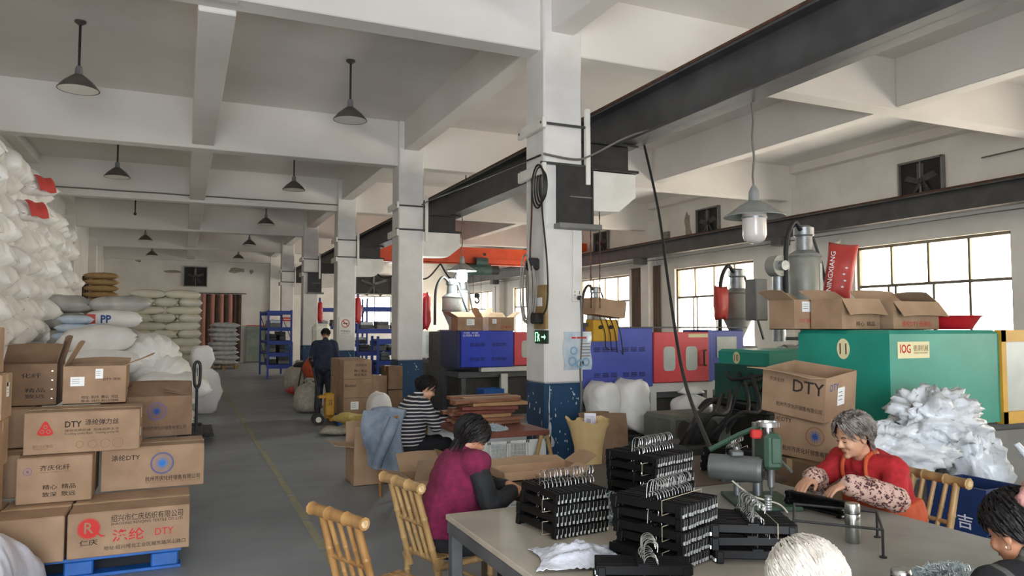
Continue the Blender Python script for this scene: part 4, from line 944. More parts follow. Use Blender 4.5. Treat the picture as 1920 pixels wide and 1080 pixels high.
carton('open carton right of the stickered one on the royal blue machine', 5.5, 6.05, 13.55, .4, 1.662, .27, flaps=(None, 150, 60, 150), stickers=[(-.15, .19, .09, .09, 'f')], prints=[('DTY', 'ink_red', .1, .07, .22, .05)], group='cartons on the royal blue machine')

# things on the floor before the machines
mat('bin_blue', '#17305f', '#132852', rough=.5, scale=5); mat('cast_green', '#3d5243', '#33463a', rough=.5, scale=6); mat('cast_grey', '#6d7268', '#5d6259', rough=.55, scale=5)
t = thing('crate', 'dark crate carrying the two full white sacks', 'crate', (5.05, 8.12, 0)); bx('box', 'oily_iron', t, (0, 0, .2), (.8, .5, .4), .01)
for z in (.1, .3): bx('slat', 'machine_bed', t, (0, -.255, z), (.78, .01, .06))
put(bagmesh('stuffed_sack', .66, .46, .42, 'bag_bright', 15, .035, .04), 'stuffed_sack', 'full white sack half hidden by the nearest column', 'sack', (4.82, 8.1, .74), (0, math.radians(90), 0), 'full white sacks by the column')
put(bagmesh('stuffed_sack', .68, .48, .42, 'bag_bright', 17, .035, .04), 'stuffed_sack', 'full white sack with two knotted ears, right of its twin', 'sack', (5.25, 8.1, .75), (0, math.radians(90), .1), 'full white sacks by the column')
t = thing('granulator', 'grey green granulator with round drum and dark hose', 'machine', (5.3, 7.0, 0))
bx('cabinet', 'cast_grey', t, (0, .1, .38), (.7, .6, .75), .04); MB().cyl((.02, -.25, .62), (.02, .1, .62), .17, n=24).build('drum', 'cast_grey', t, 40); bx('panel', 'cast_green', t, (-.25, -.21, .3), (.18, .02, .3), .005); bx('red_label', 'ink_red', t, (-.27, -.222, .6), (.06, .01, .06))
mb = MB(); mb.tube(joints([(.1, -.1, .8), (.18, -.15, .9), (.35, -.2, .88), (.7, -.35, .8), (.95, -.6, .86), (1.1, -1.0, 1.05), (1.3, -.9, 1.3)], 6), .035, 8); mb.build('hose', 'rubber', t, 60)
put(sackmesh('stuffed_sack', .26, .42, 'bag_bright', 19, .8, 11, .08, neck=.7, n=36), 'stuffed_sack', 'small open white sack on the floor plate before the red door', 'sack', (6.0, 7.85, .55), (0, 0, 0))
t = thing('tool_bench', 'low dark steel bench cluttered with hoses behind the drill press', 'bench', (5.9, 7.6, 0)); bx('top', 'machine_bed', t, (.1, .25, .53), (1.2, .6, .04), .005)
for x in (-.4, .6):
    for y in (.02, .48): bx('leg', 'oily_iron', t, (x, y, .255), (.06, .06, .51))
t = thing('hydraulic_pump', 'black hydraulic pump with hoses between the green machines', 'pump', (4.75, 6.1, 0))
bx('tank', 'oily_iron', t, (0, 0, .3), (.7, .5, .6), .03); MB().cyl((-.2, -.05, .7), (.2, -.05, .7), .12, n=18).build('motor', 'oily_iron', t, 40); bx('valve_block', 'cast_grey', t, (.2, -.1, .72), (.14, .14, .24), .01)
for k in range(6):
    a = random.uniform(-.3, .3); mb = MB(); mb.tube(joints([(-.3 + .1 * k, -.1, .6), (-.3 + .12 * k, -.25, .78 + .05 * (k % 3)), (-.1 + .14 * k, -.2 + a * .3, .9), (.3 + .1 * k, .1, 1.0 + .04 * k)], 5), .016 + .004 * (k % 3), 6); mb.build('hose', 'rubber', t, 60)
# two tilted cartons behind the woman in red
carton('plain carton at the bottom of the pile behind the woman in red', 4.15, 4.7, 4.0, .5, 0, .38, 'cardboard_dark', group='cartons piled behind the woman in red')
carton('carton under the two tilted cartons behind the woman in red', 4.14, 4.69, 4.0, .5, .385, .38, 'cardboard_dark', group='cartons piled behind the woman in red')
b = carton('tilted carton with a wheel emblem under the one marked DTY', 4.15, 4.67, 4.02, .44, .77, .33, group='cartons piled behind the woman in red', rz=-1.2, prints=[('涤纶DTY', 'ink_black', -.2, .27, .16, .04, 'f', .01), ('杭州齐庆化纤销售有限公司', 'ink_black', .03, .06, .42, .04)], tilt=(0, .08)); wheel_logo(b, .06, .18, .07, 'ink_brown', 'ink_blue')
b = carton('tilted carton boldly marked DTY with a white sticker on its end', 4.09, 4.59, 4.035, .45, 1.105, .33, group='cartons piled behind the woman in red', rz=-1.3, flaps=(172, None, None, None), prints=[('DTY', 'ink_black', .12, .24, .24, .09, 'f', .008), ('齐庆化纤', 'ink_black', -.13, .26, .12, .03), ('杭州齐庆化纤销售有限公司', 'ink_black', .05, .08, .36, .035), ('DTY', 'ink_blue', -.1, .25, .12, .05, 'r')], stickers=[(.0, .17, .1, .13, 'r')], tilt=(.1, .12))
# blue bin and crumpled plastic
t = thing('waste_bin', 'dark blue bin with white characters behind the bamboo chair', 'bin', (4.72, 3.24, 0))
mb = MB()
for s in (-1, 1): mb.box((s * .17, 0, .37), (.02, .4, .74)); mb.box((0, s * .19, .37), (.32, .02, .74))
mb.box((0, 0, .02), (.32, .38, .03)); mb.build('body', 'bin_blue', t)
txt('吉', 'bag_lilac', t, (-.18, -.06, .52), (0, -1, 0), (0, 0, 1), .1, .09, fat=.01); txt('箱', 'bag_lilac', t, (-.18, -.06, .39), (0, -1, 0), (0, 0, 1), .1, .09, fat=.01)
random.seed(3)
def crumple(name, L, W, H, m, seed, amp=.1, fr=3.5, n=72):
    mb = MB(); vs = []; R = n // 2
    for i in range(R + 1):
        th = PI * i / R
        for j in range(n):
            a = 2 * PI * j / n; p = V(math.sin(th) * math.cos(a), math.sin(th) * math.sin(a), math.cos(th))
            f = 1 + amp * 2 * noise.noise(p * fr * .6 + V(seed, 0, 0)) + amp * abs(noise.noise(p * fr * 1.6 + V(0, seed, 0))) * 2 - amp * 1.0 * abs(noise.noise(p * fr * 3.0 + V(0, 0, seed))) + amp * .7 * (.5 - abs(noise.noise(p * fr * 5.5 + V(seed, 0, seed))))
            vs.append(V(p.x * L / 2 * f, p.y * W / 2 * f, H / 2 * (p.z * f)))
    fs = [(i * n + j, (i + 1) * n + j, (i + 1) * n + (j + 1) % n, i * n + (j + 1) % n) for i in range(R) for j in range(n)]
    mb.add(vs, fs); me = mb.mesh(name, m); bm = bmesh.new(); bm.from_mesh(me); bmesh.ops.remove_doubles(bm, verts=bm.verts, dist=.001); bm.to_mesh(me); bm.free()
    me.shade_smooth(); return me
mat('film_white', '#d3d7db', '#bcc2c8', rough=.3, scale=5, bump=.6, bscale=14)
put(crumple('plastic_film', .72, .5, .4, 'film_white', 4, .2, 4), 'plastic_film', 'big crumpled white plastic bag heaped on top by the green machine', 'plastic bag', (4.98, 3.68, 1.08), (0, .1, .2), 'crumpled plastic behind the woman in red')
put(crumple('plastic_film', .72, .46, .34, 'film_white', 9, .18, 4), 'plastic_film', 'grey white crumpled plastic bag behind the bamboo chair back', 'plastic bag', (4.6, 3.72, .86), (0, 0, -.2), 'crumpled plastic behind the woman in red')
put(crumple('plastic_film', .34, .42, .74, 'film_white', 14, .16, 5), 'plastic_film', 'long white plastic bag hanging down right of the blue bin', 'plastic bag', (5.28, 3.62, .66), (0, -.25, 0), 'crumpled plastic behind the woman in red')
put(crumple('plastic_film', .4, .35, .3, 'film_white', 17, .14, 5), 'plastic_film', 'small white plastic bundle low beside the blue bin', 'plastic bag', (5.25, 2.95, .35), (0, 0, 0), 'crumpled plastic behind the woman in red')
t = thing('low_stool', 'low dark stool under the small plastic bundle', 'stool', (5.25, 2.95, 0)); bx('seat', 'oily_iron', t, (0, 0, .2), (.36, .3, .04), .005)
for x in (-.14, .14):
    for y in (-.11, .11): bx('leg', 'oily_iron', t, (x, y, .09), (.03, .03, .18))
t = thing('steel_bar', 'pale wrapped bar leaning against the plastic heap, black clamp below', 'bar', (5.02, 3.1, 0))
mb = MB(); mb.tube(joints([(0, .05, .98), (.06, -.03, .85), (.13, -.12, .7), (.2, -.2, .55)], 4), [.02, .022] + [.024] * 11, 8); mb.build('wrapped_bar', 'film_white', t, 60)
mb = MB(); mb.tube(joints([(.02, .03, .96), (.1, -.04, .8), (.2, -.16, .58)], 4), .01, 6); mb.build('dark_edge', 'black_iron', t, 60)
MB().cyl((.02, -.1, .66), (.1, -.12, .62), .05, n=14).build('clamp', 'black_plastic', t, 40); mb = MB(); mb.cyl((.1, -.2, .55), (.12, -.22, 0), .02, n=8); mb.build('foot', 'black_iron', t)
# ------------------------------------------------------------------ work tables
mat('table_top', '#b3aa9b', '#9d9588', rough=.5, scale=3, detail=8, bump=.03, bscale=20); mat('table_top_grey', '#9b9b95', '#86867f', rough=.45, scale=3, detail=8)
mat('dark_board', '#5a4a3d', '#493c32', rough=.6, scale=4); mat('red_board', '#7a4638', '#66392e', rough=.5, scale=4)
t = thing('work_table', 'long pale work table with angle steel legs covered in hangers', 'table', (0, 0, 0))
for (x0, x1, m) in ((1.3, 2.38, 'table_top'), (2.384, 3.5, 'table_top_grey')): bx('table_top', m, t, ((x0 + x1) / 2, 2.78, .735), (x1 - x0, 2.06, .03), .004)
mb = MB(); 
for y in (1.77, 3.79): mb.box((2.4, y, .69), (2.18, .04, .06))
for x in (1.32, 3.48): mb.box((x, 2.78, .69), (.04, 2.0, .06))
mb.build('apron_frame', 'machine_bed', t)
for x in (1.34, 2.4, 3.46):
    for y in (1.8, 3.76): bx('leg', 'machine_bed', t, (x, y, .33), (.06, .06, .66), .004)
t = thing('work_table', 'dark brown work table behind the pale one', 'table', (0, 0, 0))
bx('table_top', 'dark_board', t, (2.8, 4.32, .72), (1.9, .9, .04), .004)
for x in (1.9, 3.7):
    for y in (3.93, 4.7): bx('leg', 'dark_board', t, (x, y, .35), (.06, .06, .7))
t = thing('work_table', 'red brown table with wire mesh sides at the striped jumper', 'table', (0, 0, 0))
bx('table_top', 'red_board', t, (2.86, 7.3, .725), (.82, 1.65, .05), .006)
for x in (2.5, 3.22):
    for y in (6.58, 8.05): bx('leg', 'weathered_wood', t, (x, y, .35), (.05, .05, .7))
for k, dx in enumerate((-.1, .1)): mb = MB(); mb.cyl((3.2 + dx * .3, 6.46, .7), (3.12 + dx * 2, 6.3, .02), .02, n=8); mb.build('brace', 'weathered_wood', t)
mat('mesh_white', '#d5d6d2', '#c4c6c2', rough=.5)
for c in range(4):
    cr = thing('wire_crate', 'white mesh crate under the red brown table, %s from the left' % ORD[c], 'crate', (2.55 + c * .2, 6.52, 0), 0, 'white mesh crates under the table')
    mb = MB()
    for z in (.03, .33, .35, .65): mb.box((0, 0, z), (.19, .02, .025))
    for x in (-.09, .09): mb.box((x, 0, .34), (.015, .02, .64))
    mb.build('frame', 'mesh_white', cr)
    for z0 in (.05, .37):
        if (c + (z0 > .1)) % 3 == 1: bx('panel', 'mesh_white', cr, (0, .004, z0 + .14), (.17, .006, .27)); continue
        for k in range(11): bx('wire', 'mesh_white', cr, (-.075 + k * .015, 0, z0 + .14), (.004, .004, .28))
        for k in range(8): bx('wire', 'mesh_white', cr, (0, 0, z0 + .02 + k * .034), (.17, .004, .004))
# planks on that table
mat('rough_wood', '#8d5f45', '#6f4832', rough=.75, scale=6, stretch=(1, 6, 6)); mat('rough_wood_pale', '#a9835c', '#8f6b48', rough=.75, scale=6, stretch=(1, 6, 6)); mat('rough_wood_red', '#7c4236', '#6a372d', rough=.7, scale=6)
random.seed(21); n = 0
for k in range(7):
    for j in range(3):
        n += 1; L = random.uniform(.5, .76); m = random.choice(['rough_wood', 'rough_wood_pale', 'rough_wood_red', 'rough_wood'])
        o = tag(MB().box((0, 0, 0), (L, .13, .035), 0, .004).build('plank', m), 'scrap plank, %s row, %s layer from the table in the untidy wood stack' % (('front', 'middle', 'back')[j], ORD[k]), 'plank', 'scrap planks on the table')
        o.location = (2.9 + random.uniform(-.08, .08), 7.05 + j * .19 + random.uniform(-.02, .02), .772 + k * .038); o.rotation_euler = (0, random.uniform(-.012, .012), random.uniform(-.16, .16))
# ------------------------------------------------------------------ bamboo chairs
mat('bamboo', '#a37c4a', '#865f35', rough=.45, scale=5, stretch=(3, 3, .7)); mat('bamboo_pale', '#a98a5c', '#8f7046', rough=.45, scale=5, stretch=(3, 3, .7)); mat('bamboo_end', '#d8c29a', '#b5946a', rough=.7, scale=30)
def culm(a, b, r, n=9):
    """bamboo stick with nodes"""
    a, b = Vector(a), Vector(b); L = (b - a).length; k = max(2, int(L / .14)); mb = MB(); pts = []; rr = []
    for i in range(k):
        for t_, q in ((0, 1.0), (.06, .95), (.5, .93), (.93, .96), (.97, 1.12)):
            pts.append(a.lerp(b, (i + t_) / k)); rr.append(r * q)
    pts.append(b); rr.append(r); mb.tube(pts, rr, n); return mb
def bamboo_chair(label, loc, rz, m):
    t = thing('bamboo_chair', label, 'chair', loc, rz, 'bamboo chairs'); W = .172; S = .42
    for s in (-1, 1):
        culm((-.19, s * W, 0), (-.2, s * W, S + .02), .021).build('leg', m, t, 50); culm((.18, s * W, 0), (.17, s * W, S), .021).build('leg', m, t, 50)
        p = culm((-.18, s * W * .95, S - .1), (-.33, s * W * .85, .84), .021); p.build('back_post', m, t, 50)
        culm((-.2, s * W, .15), (.19, s * W, .15), .013).build('stretcher', m, t, 50); culm((-.22, s * W, S - .04), (.21, s * W, S - .04), .021).build('seat_rail', m, t, 50)
        MB().cyl((.21, s * W, S - .04), (.212, s * W, S - .04), .014, n=10).build('cut_end', 'bamboo_end', t)
    tr = culm((-.34, -W - .05, .85), (-.34, W + .05, .85), .031); tr = tr.build('top_rail', m, t, 50)
    for s in (-1, 1): MB().cyl((-.34, s * (W + .05), .85), (-.34, s * (W + .0525), .85), .018, n=12).build('cut_end', 'bamboo_end', tr)
    for y in (-.07, 0, .07): culm((-.2, y, S), (-.335, y * 1.15, .84), .014).build('back_slat', m, t, 50)
    culm((-.265, -W * .9, .62), (-.265, W * .9, .62), .014).build('mid_rail', m, t, 50)
    for x in (-.19, .19): culm((x, -W, .2), (x, W, .2), .013).build('stretcher', m, t, 50); culm((x, -W - .02, S - .01), (x, W + .02, S - .01), .02).build('seat_rail', m, t, 50)
    for k in range(9): bx('seat_slat', m, t, (-.16 + k * .04, 0, S + .012), (.034, 2 * W + .02, .012), .004)
    return t
c0 = bamboo_chair('empty bamboo chair in the aisle nearest the viewer', (1.0, 3.74, 0), math.radians(23), 'bamboo')
bamboo_chair('bamboo chair of the woman in the maroon vest', (1.5, 4.3, 0), math.radians(14), 'bamboo_pale')
bamboo_chair('bamboo chair behind the woman in red', (3.8, 3.1, 0), math.radians(176), 'bamboo_pale')
bamboo_chair('bamboo chair with the denim jacket over its back', (2.14, 7.55, 0), math.radians(32), 'bamboo')
# denim jacket on the chair back
mat('denim', '#8793a2', '#6f7d8e', rough=.85, scale=9, bump=.3, bscale=25)
t = thing('denim_jacket', 'faded blue denim jacket draped over the chair back', 'jacket', (1.9, 7.38, 0), math.radians(38))
def dj(u, v):
    w = .25 - .03 * v; z = .9 - .56 * v - .03 * math.sin(PI * u) * v
    return V(-.05 - .07 * math.sin(PI * min(1, v * 1.2 + .1)) + .018 * math.sin(u * 11 + v * 3) * v, (u - .5) * 2 * w, z)
MB().sheet(dj, 26, 22, .02).build('back_panel', 'denim', t, 80)
mb = MB(); mb.tube(joints([(-.1, -.17, .84), (-.17, -.13, .66), (-.16, -.04, .5), (-.14, .02, .36)], 5), [.06 - .001 * i for i in range(16)], 12); mb.build('sleeve', 'denim', t, 80)
mb = MB(); mb.tube(joints([(.02, -.2, .88), (-.03, 0, .91), (.02, .2, .88)], 6), .04, 10); mb.build('collar', 'denim', t, 80)
# ------------------------------------------------------------------ trouser hangers
mat('hanger_black', '#0b0b0c', '#131315', rough=.45, scale=12, spec=.14); mat('clip_steel', '#eef1f2', rough=.3, metal=.55); mat('string', '#b7ab92', rough=.9)
def make_hanger(L=.36):
    t = thing('trouser_hanger', 'x', 'hanger')
    mb = MB(); mb.box((0, 0, 0), (L, .013, .036), 0, .003); mb.box((0, 0, .018), (.05, .013, .014), 0, .003); mb.build('bar', 'hanger_black', t)
    mb = MB(); mb.tube([(0, 0, .02), (0, 0, .05)] + [(.026 - .026 * math.cos(a * PI / 8) - .0, 0, .075 + .028 * math.sin(a * PI / 8) + (.0 if a else -.015)) for a in range(0, 10)], .0021, 5); mb.build('hook', 'silver', t, 60)
    for s in (-1, 1):
        c = MB().box((s * (L / 2 - .022), 0, -.012), (.03, .02, .05), 0, .003).build('clip', 'hanger_black', t)
        mb = MB(); mb.box((s * (L / 2 - .004), .003, -.01), (.007, .0065, .042)); mb.build('clip_spring', 'clip_steel', c)
    return t
H0 = make_hanger(); used = [False]
def place_h(loc, rot, label, group):
    if not used[0]: used[0] = True; o = H0
    else: o = copy_tree(H0)
    o.location = loc; o.rotation_euler = rot; return tag(o, label, None, group)
random.seed(33)
def stack(cx, cy, z0, layers, n, rz, label, group, pitch=.0225, lean=.3, top_up=True, side='left'):
    """layers of hangers bundled side by side, bar ends towards the aisle; local y runs across the bundle"""
    c, s = math.cos(rz), math.sin(rz)
    for k in range(layers):
        dx, dy, da = random.uniform(-.015, .015), random.uniform(-.012, .012), random.uniform(-.05, .05)
        last = k == layers - 1; nn = n - random.choice((0, 0, 1))
        for i in range(nn):
            v = (i - (nn - 1) / 2) * pitch; x = cx + dx - s * v + random.uniform(-.006, .006) * c; y = cy + dy + c * v
            tilt = lean * random.uniform(.7, 1.1) if last and top_up else PI / 2 * .98
            if last and top_up: rot = (-random.uniform(0, .25), random.uniform(-.01, .01), rz + da)
            else: rot = (-random.uniform(.05, .16), random.uniform(-.01, .01), rz + da)
            place_h((x, y, z0 + .04 + k * .053), rot, 'black clip hanger, %s from the %s, %s layer, %s' % (ORD[i], side, ORD[k], label), group)
    # the twine round each bundle
    for k in range(layers):
        if k % 2 == 0:
            w = n * pitch / 2 + .012; z = z0 + .04 + k * .053; mb = MB(); P = [(0, -w, -.03), (0, w, -.03), (0, w, .03), (0, -w, .03)]
            mb.tube([(cx + .09 * c + q[0] * c - q[1] * s, cy + .09 * s + q[0] * s + q[1] * c, z + q[2]) for q in P], .0016, 4, True)
            tag(mb.build('twine', 'string'), 'pale twine round the %s layer of %s' % (ORD[k], group), 'twine', 'twine ' + group)
R90 = math.radians(-75)
stack(1.74, 3.32, .75, 4, 14, math.radians(-84), 'squared stack beside the maroon vest', 'hangers in the stack beside the maroon vest')
stack(2.34, 3.44, .75, 6, 14, math.radians(-72), 'tallest stack in the table middle', 'hangers in the tallest stack')
stack(1.93, 2.72, .75, 5, 13, math.radians(-68), 'high stack at the near edge', 'hangers in the near stack')
stack(2.28, 2.6, .75, 3, 13, math.radians(-28), 'slanting bundle behind the white hair', 'hangers behind the white hair', side='front')
stack(1.62, 2.42, .75, 2, 7, math.radians(-24), 'small bundle at the near edge', 'hangers in the small loose bundle', top_up=False, side='front')
for k in range(7): place_h((3.13 + random.uniform(-.015, .015), 3.02 + random.uniform(-.01, .01), .772 + .0105 * k), (PI / 2, 0, math.radians(100) + random.uniform(-.1, .1)), 'black clip hanger, %s from the table, under the hands of the woman in red' % ORD[k], 'hangers under the hands of the woman in red')
stack(3.5, 4.15, .74, 3, 8, math.radians(-60), 'dark stack behind the drill press', 'hangers behind the drill press')
for i in range(5): place_h((2.5 + .05 * i, 3.02 + .03 * i, .772 + .0 * i), (PI / 2, 0, -.3 - .12 * i), 'loose black hanger lying flat beside the tallest stack, %s from the left' % ORD[i], 'loose hangers on the table')
def clip_pile(name, label, c, rx, ry, h, n, seed, m='silver'):
    random.seed(seed); mb = MB()
    for i in range(n):
        a = random.uniform(0, 2 * PI); q = math.sqrt(random.random()); x, y = rx * q * math.cos(a), ry * q * math.sin(a); z = random.uniform(.004, 1) * h * (1 - q * q) + .004
        d = V(random.uniform(-1, 1), random.uniform(-1, 1), random.uniform(-.6, .8)).normalized() * .016; p = V(x, y, z); w = d.cross(V(0, 0, 1)); w = w.normalized() * .008 if w.length > .001 else V(.008, 0, 0)
        mb.tube([p - d, p + d, p + d + w, p - d * .4 + w], .0016, 4)
    o = mb.build(name, m); o.location = c; return tag(o, label, 'wire clips', None, 'stuff')
mat('clip_blue', '#c9d8e0', rough=.3, metal=.5)
clip_pile('wire_clips', 'heap of loose silver wire clips on the red brown table', (2.72, 6.68, .75), .19, .12, .06, 900, 1, 'clip_blue')
clip_pile('wire_clips', 'heap of loose silver wire clips behind the stack beside the maroon vest', (2.06, 3.36, .75), .1, .17, .13, 1100, 2, 'clip_blue')
clip_pile('wire_clips', 'heap of loose silver wire clips at the near right table corner', (2.75, 2.0, .75), .2, .14, .07, 1100, 3, 'clip_blue')
# film and cups on the table
mat('film_clear', '#dfe3ee', '#cdd3e2', rough=.2, scale=8, bump=.6, bscale=20)
o = MB().sheet(lambda u, v: ((u - .5) * .42 * (1 - .2 * math.sin(3 * v)), (v - .5) * .3, .012 + .05 * math.sin(PI * u) * math.sin(PI * v) * (1 + .6 * noise.noise(V(u * 6, v * 6, 1))) + .018 * abs(noise.noise(V(u * 14, v * 14, 4)))), 30, 24, .003).build('plastic_film', 'film_clear', None, 80)
o.location = (1.57, 2.83, .75); o.rotation_euler = (0, 0, -.3); tag(o, 'thin crumpled clear film at the left edge of the pale table', 'plastic film')
mat('steel_brushed', '#c3c4c2', '#aeb0ae', rough=.25, metal=1, scale=4)
t = thing('thermos_bottle', 'tall brushed steel thermos on the grey end of the table', 'thermos', (2.86, 2.55, .75))
MB().lathe([(0, 0), (.033, 0), (.035, .004), (.035, .13), (.034, .132)], 26).build('body', 'steel_brushed', t, 40); MB().lathe([(.0345, .134), (.0345, .17), (.031, .18), (0, .182)], 26).build('lid', 'steel_brushed', t, 40)
mat('dark_steel', '#33302f', rough=.3, metal=.6)
t = thing('travel_mug', 'dark travel mug with steel lid at the near table edge', 'mug', (2.4, 1.93, .75))
MB().lathe([(0, 0), (.035, 0), (.037, .09), (.036, .1)], 26).build('body', 'dark_steel', t, 40); MB().lathe([(.037, .101), (.037, .112), (.03, .122), (0, .124)], 26).build('lid', 'steel_brushed', t, 40)
t = thing('bar_frame', 'open black bar frame standing on the grey table end', 'frame', (0, 0, .75)); Q = [(2.79, 2.33), (3.03, 2.56), (2.79, 2.84), (2.55, 2.6)]
for i in range(4):
    a, b = Q[i], Q[(i + 1) % 4]; MB().cyl((a[0], a[1], .12), (b[0], b[1], .12), .006, n=8).build('rail', 'black_iron', t)
    MB().cyl((a[0], a[1], .12), (a[0], a[1], 0), .006, n=8).build('leg', 'black_iron', t); MB().cyl((a[0], a[1], .006), (a[0], a[1], 0), .016, n=10).build('foot', 'black_iron', t)
t = thing('threaded_post', 'short greasy threaded steel post standing before the drill press', 'post', (2.68, 2.9, .75))
MB().lathe([(0, 0), (.03, 0), (.03, .01), (.018, .012)] + [(.0165 if k % 2 else .0185, .02 + k * .006) for k in range(22)] + [(.018, .155), (.012, .16), (0, .16)], 16).build('post', 'galvanised', t, 30)
# ------------------------------------------------------------------ drill press
mat('motor_grey', '#6b6f6e', '#5b5f5e', rough=.45, scale=6, metal=.3); mat('drill_green', '#3d5a49', '#314a3c', rough=.45, scale=6)
t = thing('drill_press', 'green bench drill press with grey ribbed motor and belt arm', 'drill press', (3.02, 3.34, .75), math.radians(-24))
bx('base_plate', 'drill_green', t, (0, -.02, .012), (.34, .4, .024), .006); MB().cyl((.02, .08, .02), (.02, .08, .44), .028, n=16).build('column', 'galvanised', t, 40)
MB().cyl((-.1, .08, .02), (-.1, .08, .3), .02, n=14).build('guide_rod', 'galvanised', t, 40)
bx('head', 'drill_green', t, (.05, -.02, .3), (.1, .2, .2), .02); bx('head_plate', 'drill_green', t, (.06, -.125, .31), (.05, .012, .14), .004)
MB().lathe([(.02, .1), (.022, .22), (.03, .24)], 14, c=(.05, -.06, 0)).build('quill', 'galvanised', t, 40); MB().lathe([(.004, .03), (.008, .08), (.016, .1)], 10, c=(.05, -.06, 0)).build('chuck', 'galvanised', t, 40)
MB().lathe([(.02, .4), (.02, .43), (.065, .432), (.065, .455), (.055, .458), (.055, .45), (.0, .45)], 24, c=(.05, -.02, 0)).build('pulley', 'silver', t, 40)
MB().cyl((-.27, .02, .2), (-.03, -.1, .2), .072, n=26).build('motor', 'motor_grey', t, 40)
m_ = MB().cyl((-.03, -.1, .2), (-.012, -.109, .2), .07, .06, n=26).build('fan_cover', 'motor_grey', t, 40)
for k in range(4):
    d = V(.9, -.45, 0).normalized(); r = .014 + .013 * k; u, w = basis(d); mb = MB(); mb.tube([V(-.011, -.1095, .2) + u * (r * math.cos(a * PI / 9)) + w * (r * math.sin(a * PI / 9)) for a in range(18)], .0022, 4, True); mb.build('grille_ring', 'black_iron', m_)
for k in range(12):
    a = -.9 + k * .165; d = V(.9, -.45, 0).normalized(); u, w = basis(d); off = u * (.073 * math.cos(a + PI)) + w * (.073 * math.sin(a + PI)); MB().cyl(V(-.25, .01, .2) + off, V(-.07, -.08, .2) + off, .003, n=4).build('cooling_rib', 'motor_grey', t)
bx('terminal_box', 'motor_grey', t, (-.14, -.05, .285), (.07, .06, .03), .006); bx('name_plate', 'silver', t, (-.17, -.1, .21), (.05, .003, .04), 0, -.46)
mb = MB(); mb.tube([(-.27, .03, .29), (-.1, .02, .38), (.03, -.02, .44)], .014, 4); mb.build('belt_arm', 'drill_green', t)
bx('motor_mount', 'oily_iron', t, (-.12, .05, .13), (.2, .14, .03), .004); MB().cyl((.1, -.02, .26), (.13, -.16, .2), .007, n=8).build('feed_lever', 'galvanised', t)
bx('red_switch', 'ink_red', t, (-.02, -.03, .39), (.06, .05, .05), .008)
mb = MB(); mb.tube(joints([(-.18, -.1, .14), (-.1, -.2, .08), (.02, -.25, .05), (.06, -.28, .01)], 5), .005, 6); mb.build('motor_flex', 'bag_cream', t, 60)
# cardboard tray, paper sack and open cartons near the women
carton('long open cardboard tray at the back of the dark table', 1.92, 2.5, 4.45, .26, .742, .06, flaps=(None, 172, None, 150), m='cardboard_pale', group='open cartons by the work tables')
carton('small cardboard box under the hands of the woman in maroon', 2.02, 2.22, 4.0, .2, .742, .09, flaps=(None, None, None, 150), group='open cartons by the work tables')
carton('open carton with wide flaps on the floor by the bamboo chair', 1.92, 2.38, 6.5, .48, 0, .36, flaps=(118, 140, 165, 60), m='cardboard_pale', group='open cartons by the work tables')
carton('open carton on the floor left of the denim jacket', 1.74, 2.2, 8.2, .46, 0, .42, flaps=(100, 95, 170, None), m='cardboard_pale', group='open cartons by the work tables')
t = thing('paper_sack', 'open tan paper sack with pale sheets inside, before the blue column', 'sack', (3.2, 5.6, 0)); mat('kraft', '#c9ad7c', '#b89c6b', rough=.8, scale=5, bump=.3, bscale=9)
mb = MB(); vs = []
for i, (r, z) in enumerate(((.11, 0), (.12, .1), (.115, .3), (.11, .55), (.12, .72), (.15, .86), (.19, .95))):
    for j in range(28):
        a = 2 * PI * j / 28; q = r * (1 + .1 * noise.noise(V(math.cos(a) * 2, math.sin(a) * 2, z * 3)) + .04 * math.cos(2 * a)); vs.append((q * math.cos(a), q * math.sin(a), z + (.06 * noise.noise(V(math.cos(a) * 2, math.sin(a) * 2, 7)) if i == 6 else 0)))
mb.add(vs, [(i * 28 + j, i * 28 + (j + 1) % 28, (i + 1) * 28 + (j + 1) % 28, (i + 1) * 28 + j) for i in range(6) for j in range(28)] + [tuple(range(27, -1, -1))]); mb.build('sack', 'kraft', t, 60)
for k in range(6): bx('sheet', 'bag_lilac', t, (-.04 + .015 * k, .015 * (k % 3), .8 + .02 * k), (.1, .01, .2), 0, .5 * k)
carton('flattened brown carton flap standing behind the tan paper sack', 3.86, 4.24, 6.6, .3, 0, .7, flaps=(80, 120, None, None), m='cardboard_dark', group='open cartons by the work tables')

t = thing('screwdriver', 'screwdriver with wooden handle lying before the drill press', 'tool', (2.5, 3.12, .765), math.radians(12))
MB().lathe([(0, -.06), (.012, -.058), (.014, -.02), (.01, .02), (.013, .05), (.008, .055)], 12, M=Matrix.Rotation(PI / 2, 3, 'Y')).build('handle', 'weathered_wood', t, 50)
MB().cyl((.05, 0, 0), (.17, 0, -.006), .0035, n=6).build('blade', 'galvanised', t)
t = thing('box_cutter', 'small black handled cutter lying behind the bar frame', 'tool', (2.7, 3.0, .758), math.radians(-30))
bx('handle', 'black_plastic', t, (0, 0, 0), (.12, .02, .014), .004); bx('blade', 'silver', t, (.08, 0, 0), (.05, .012, .002))
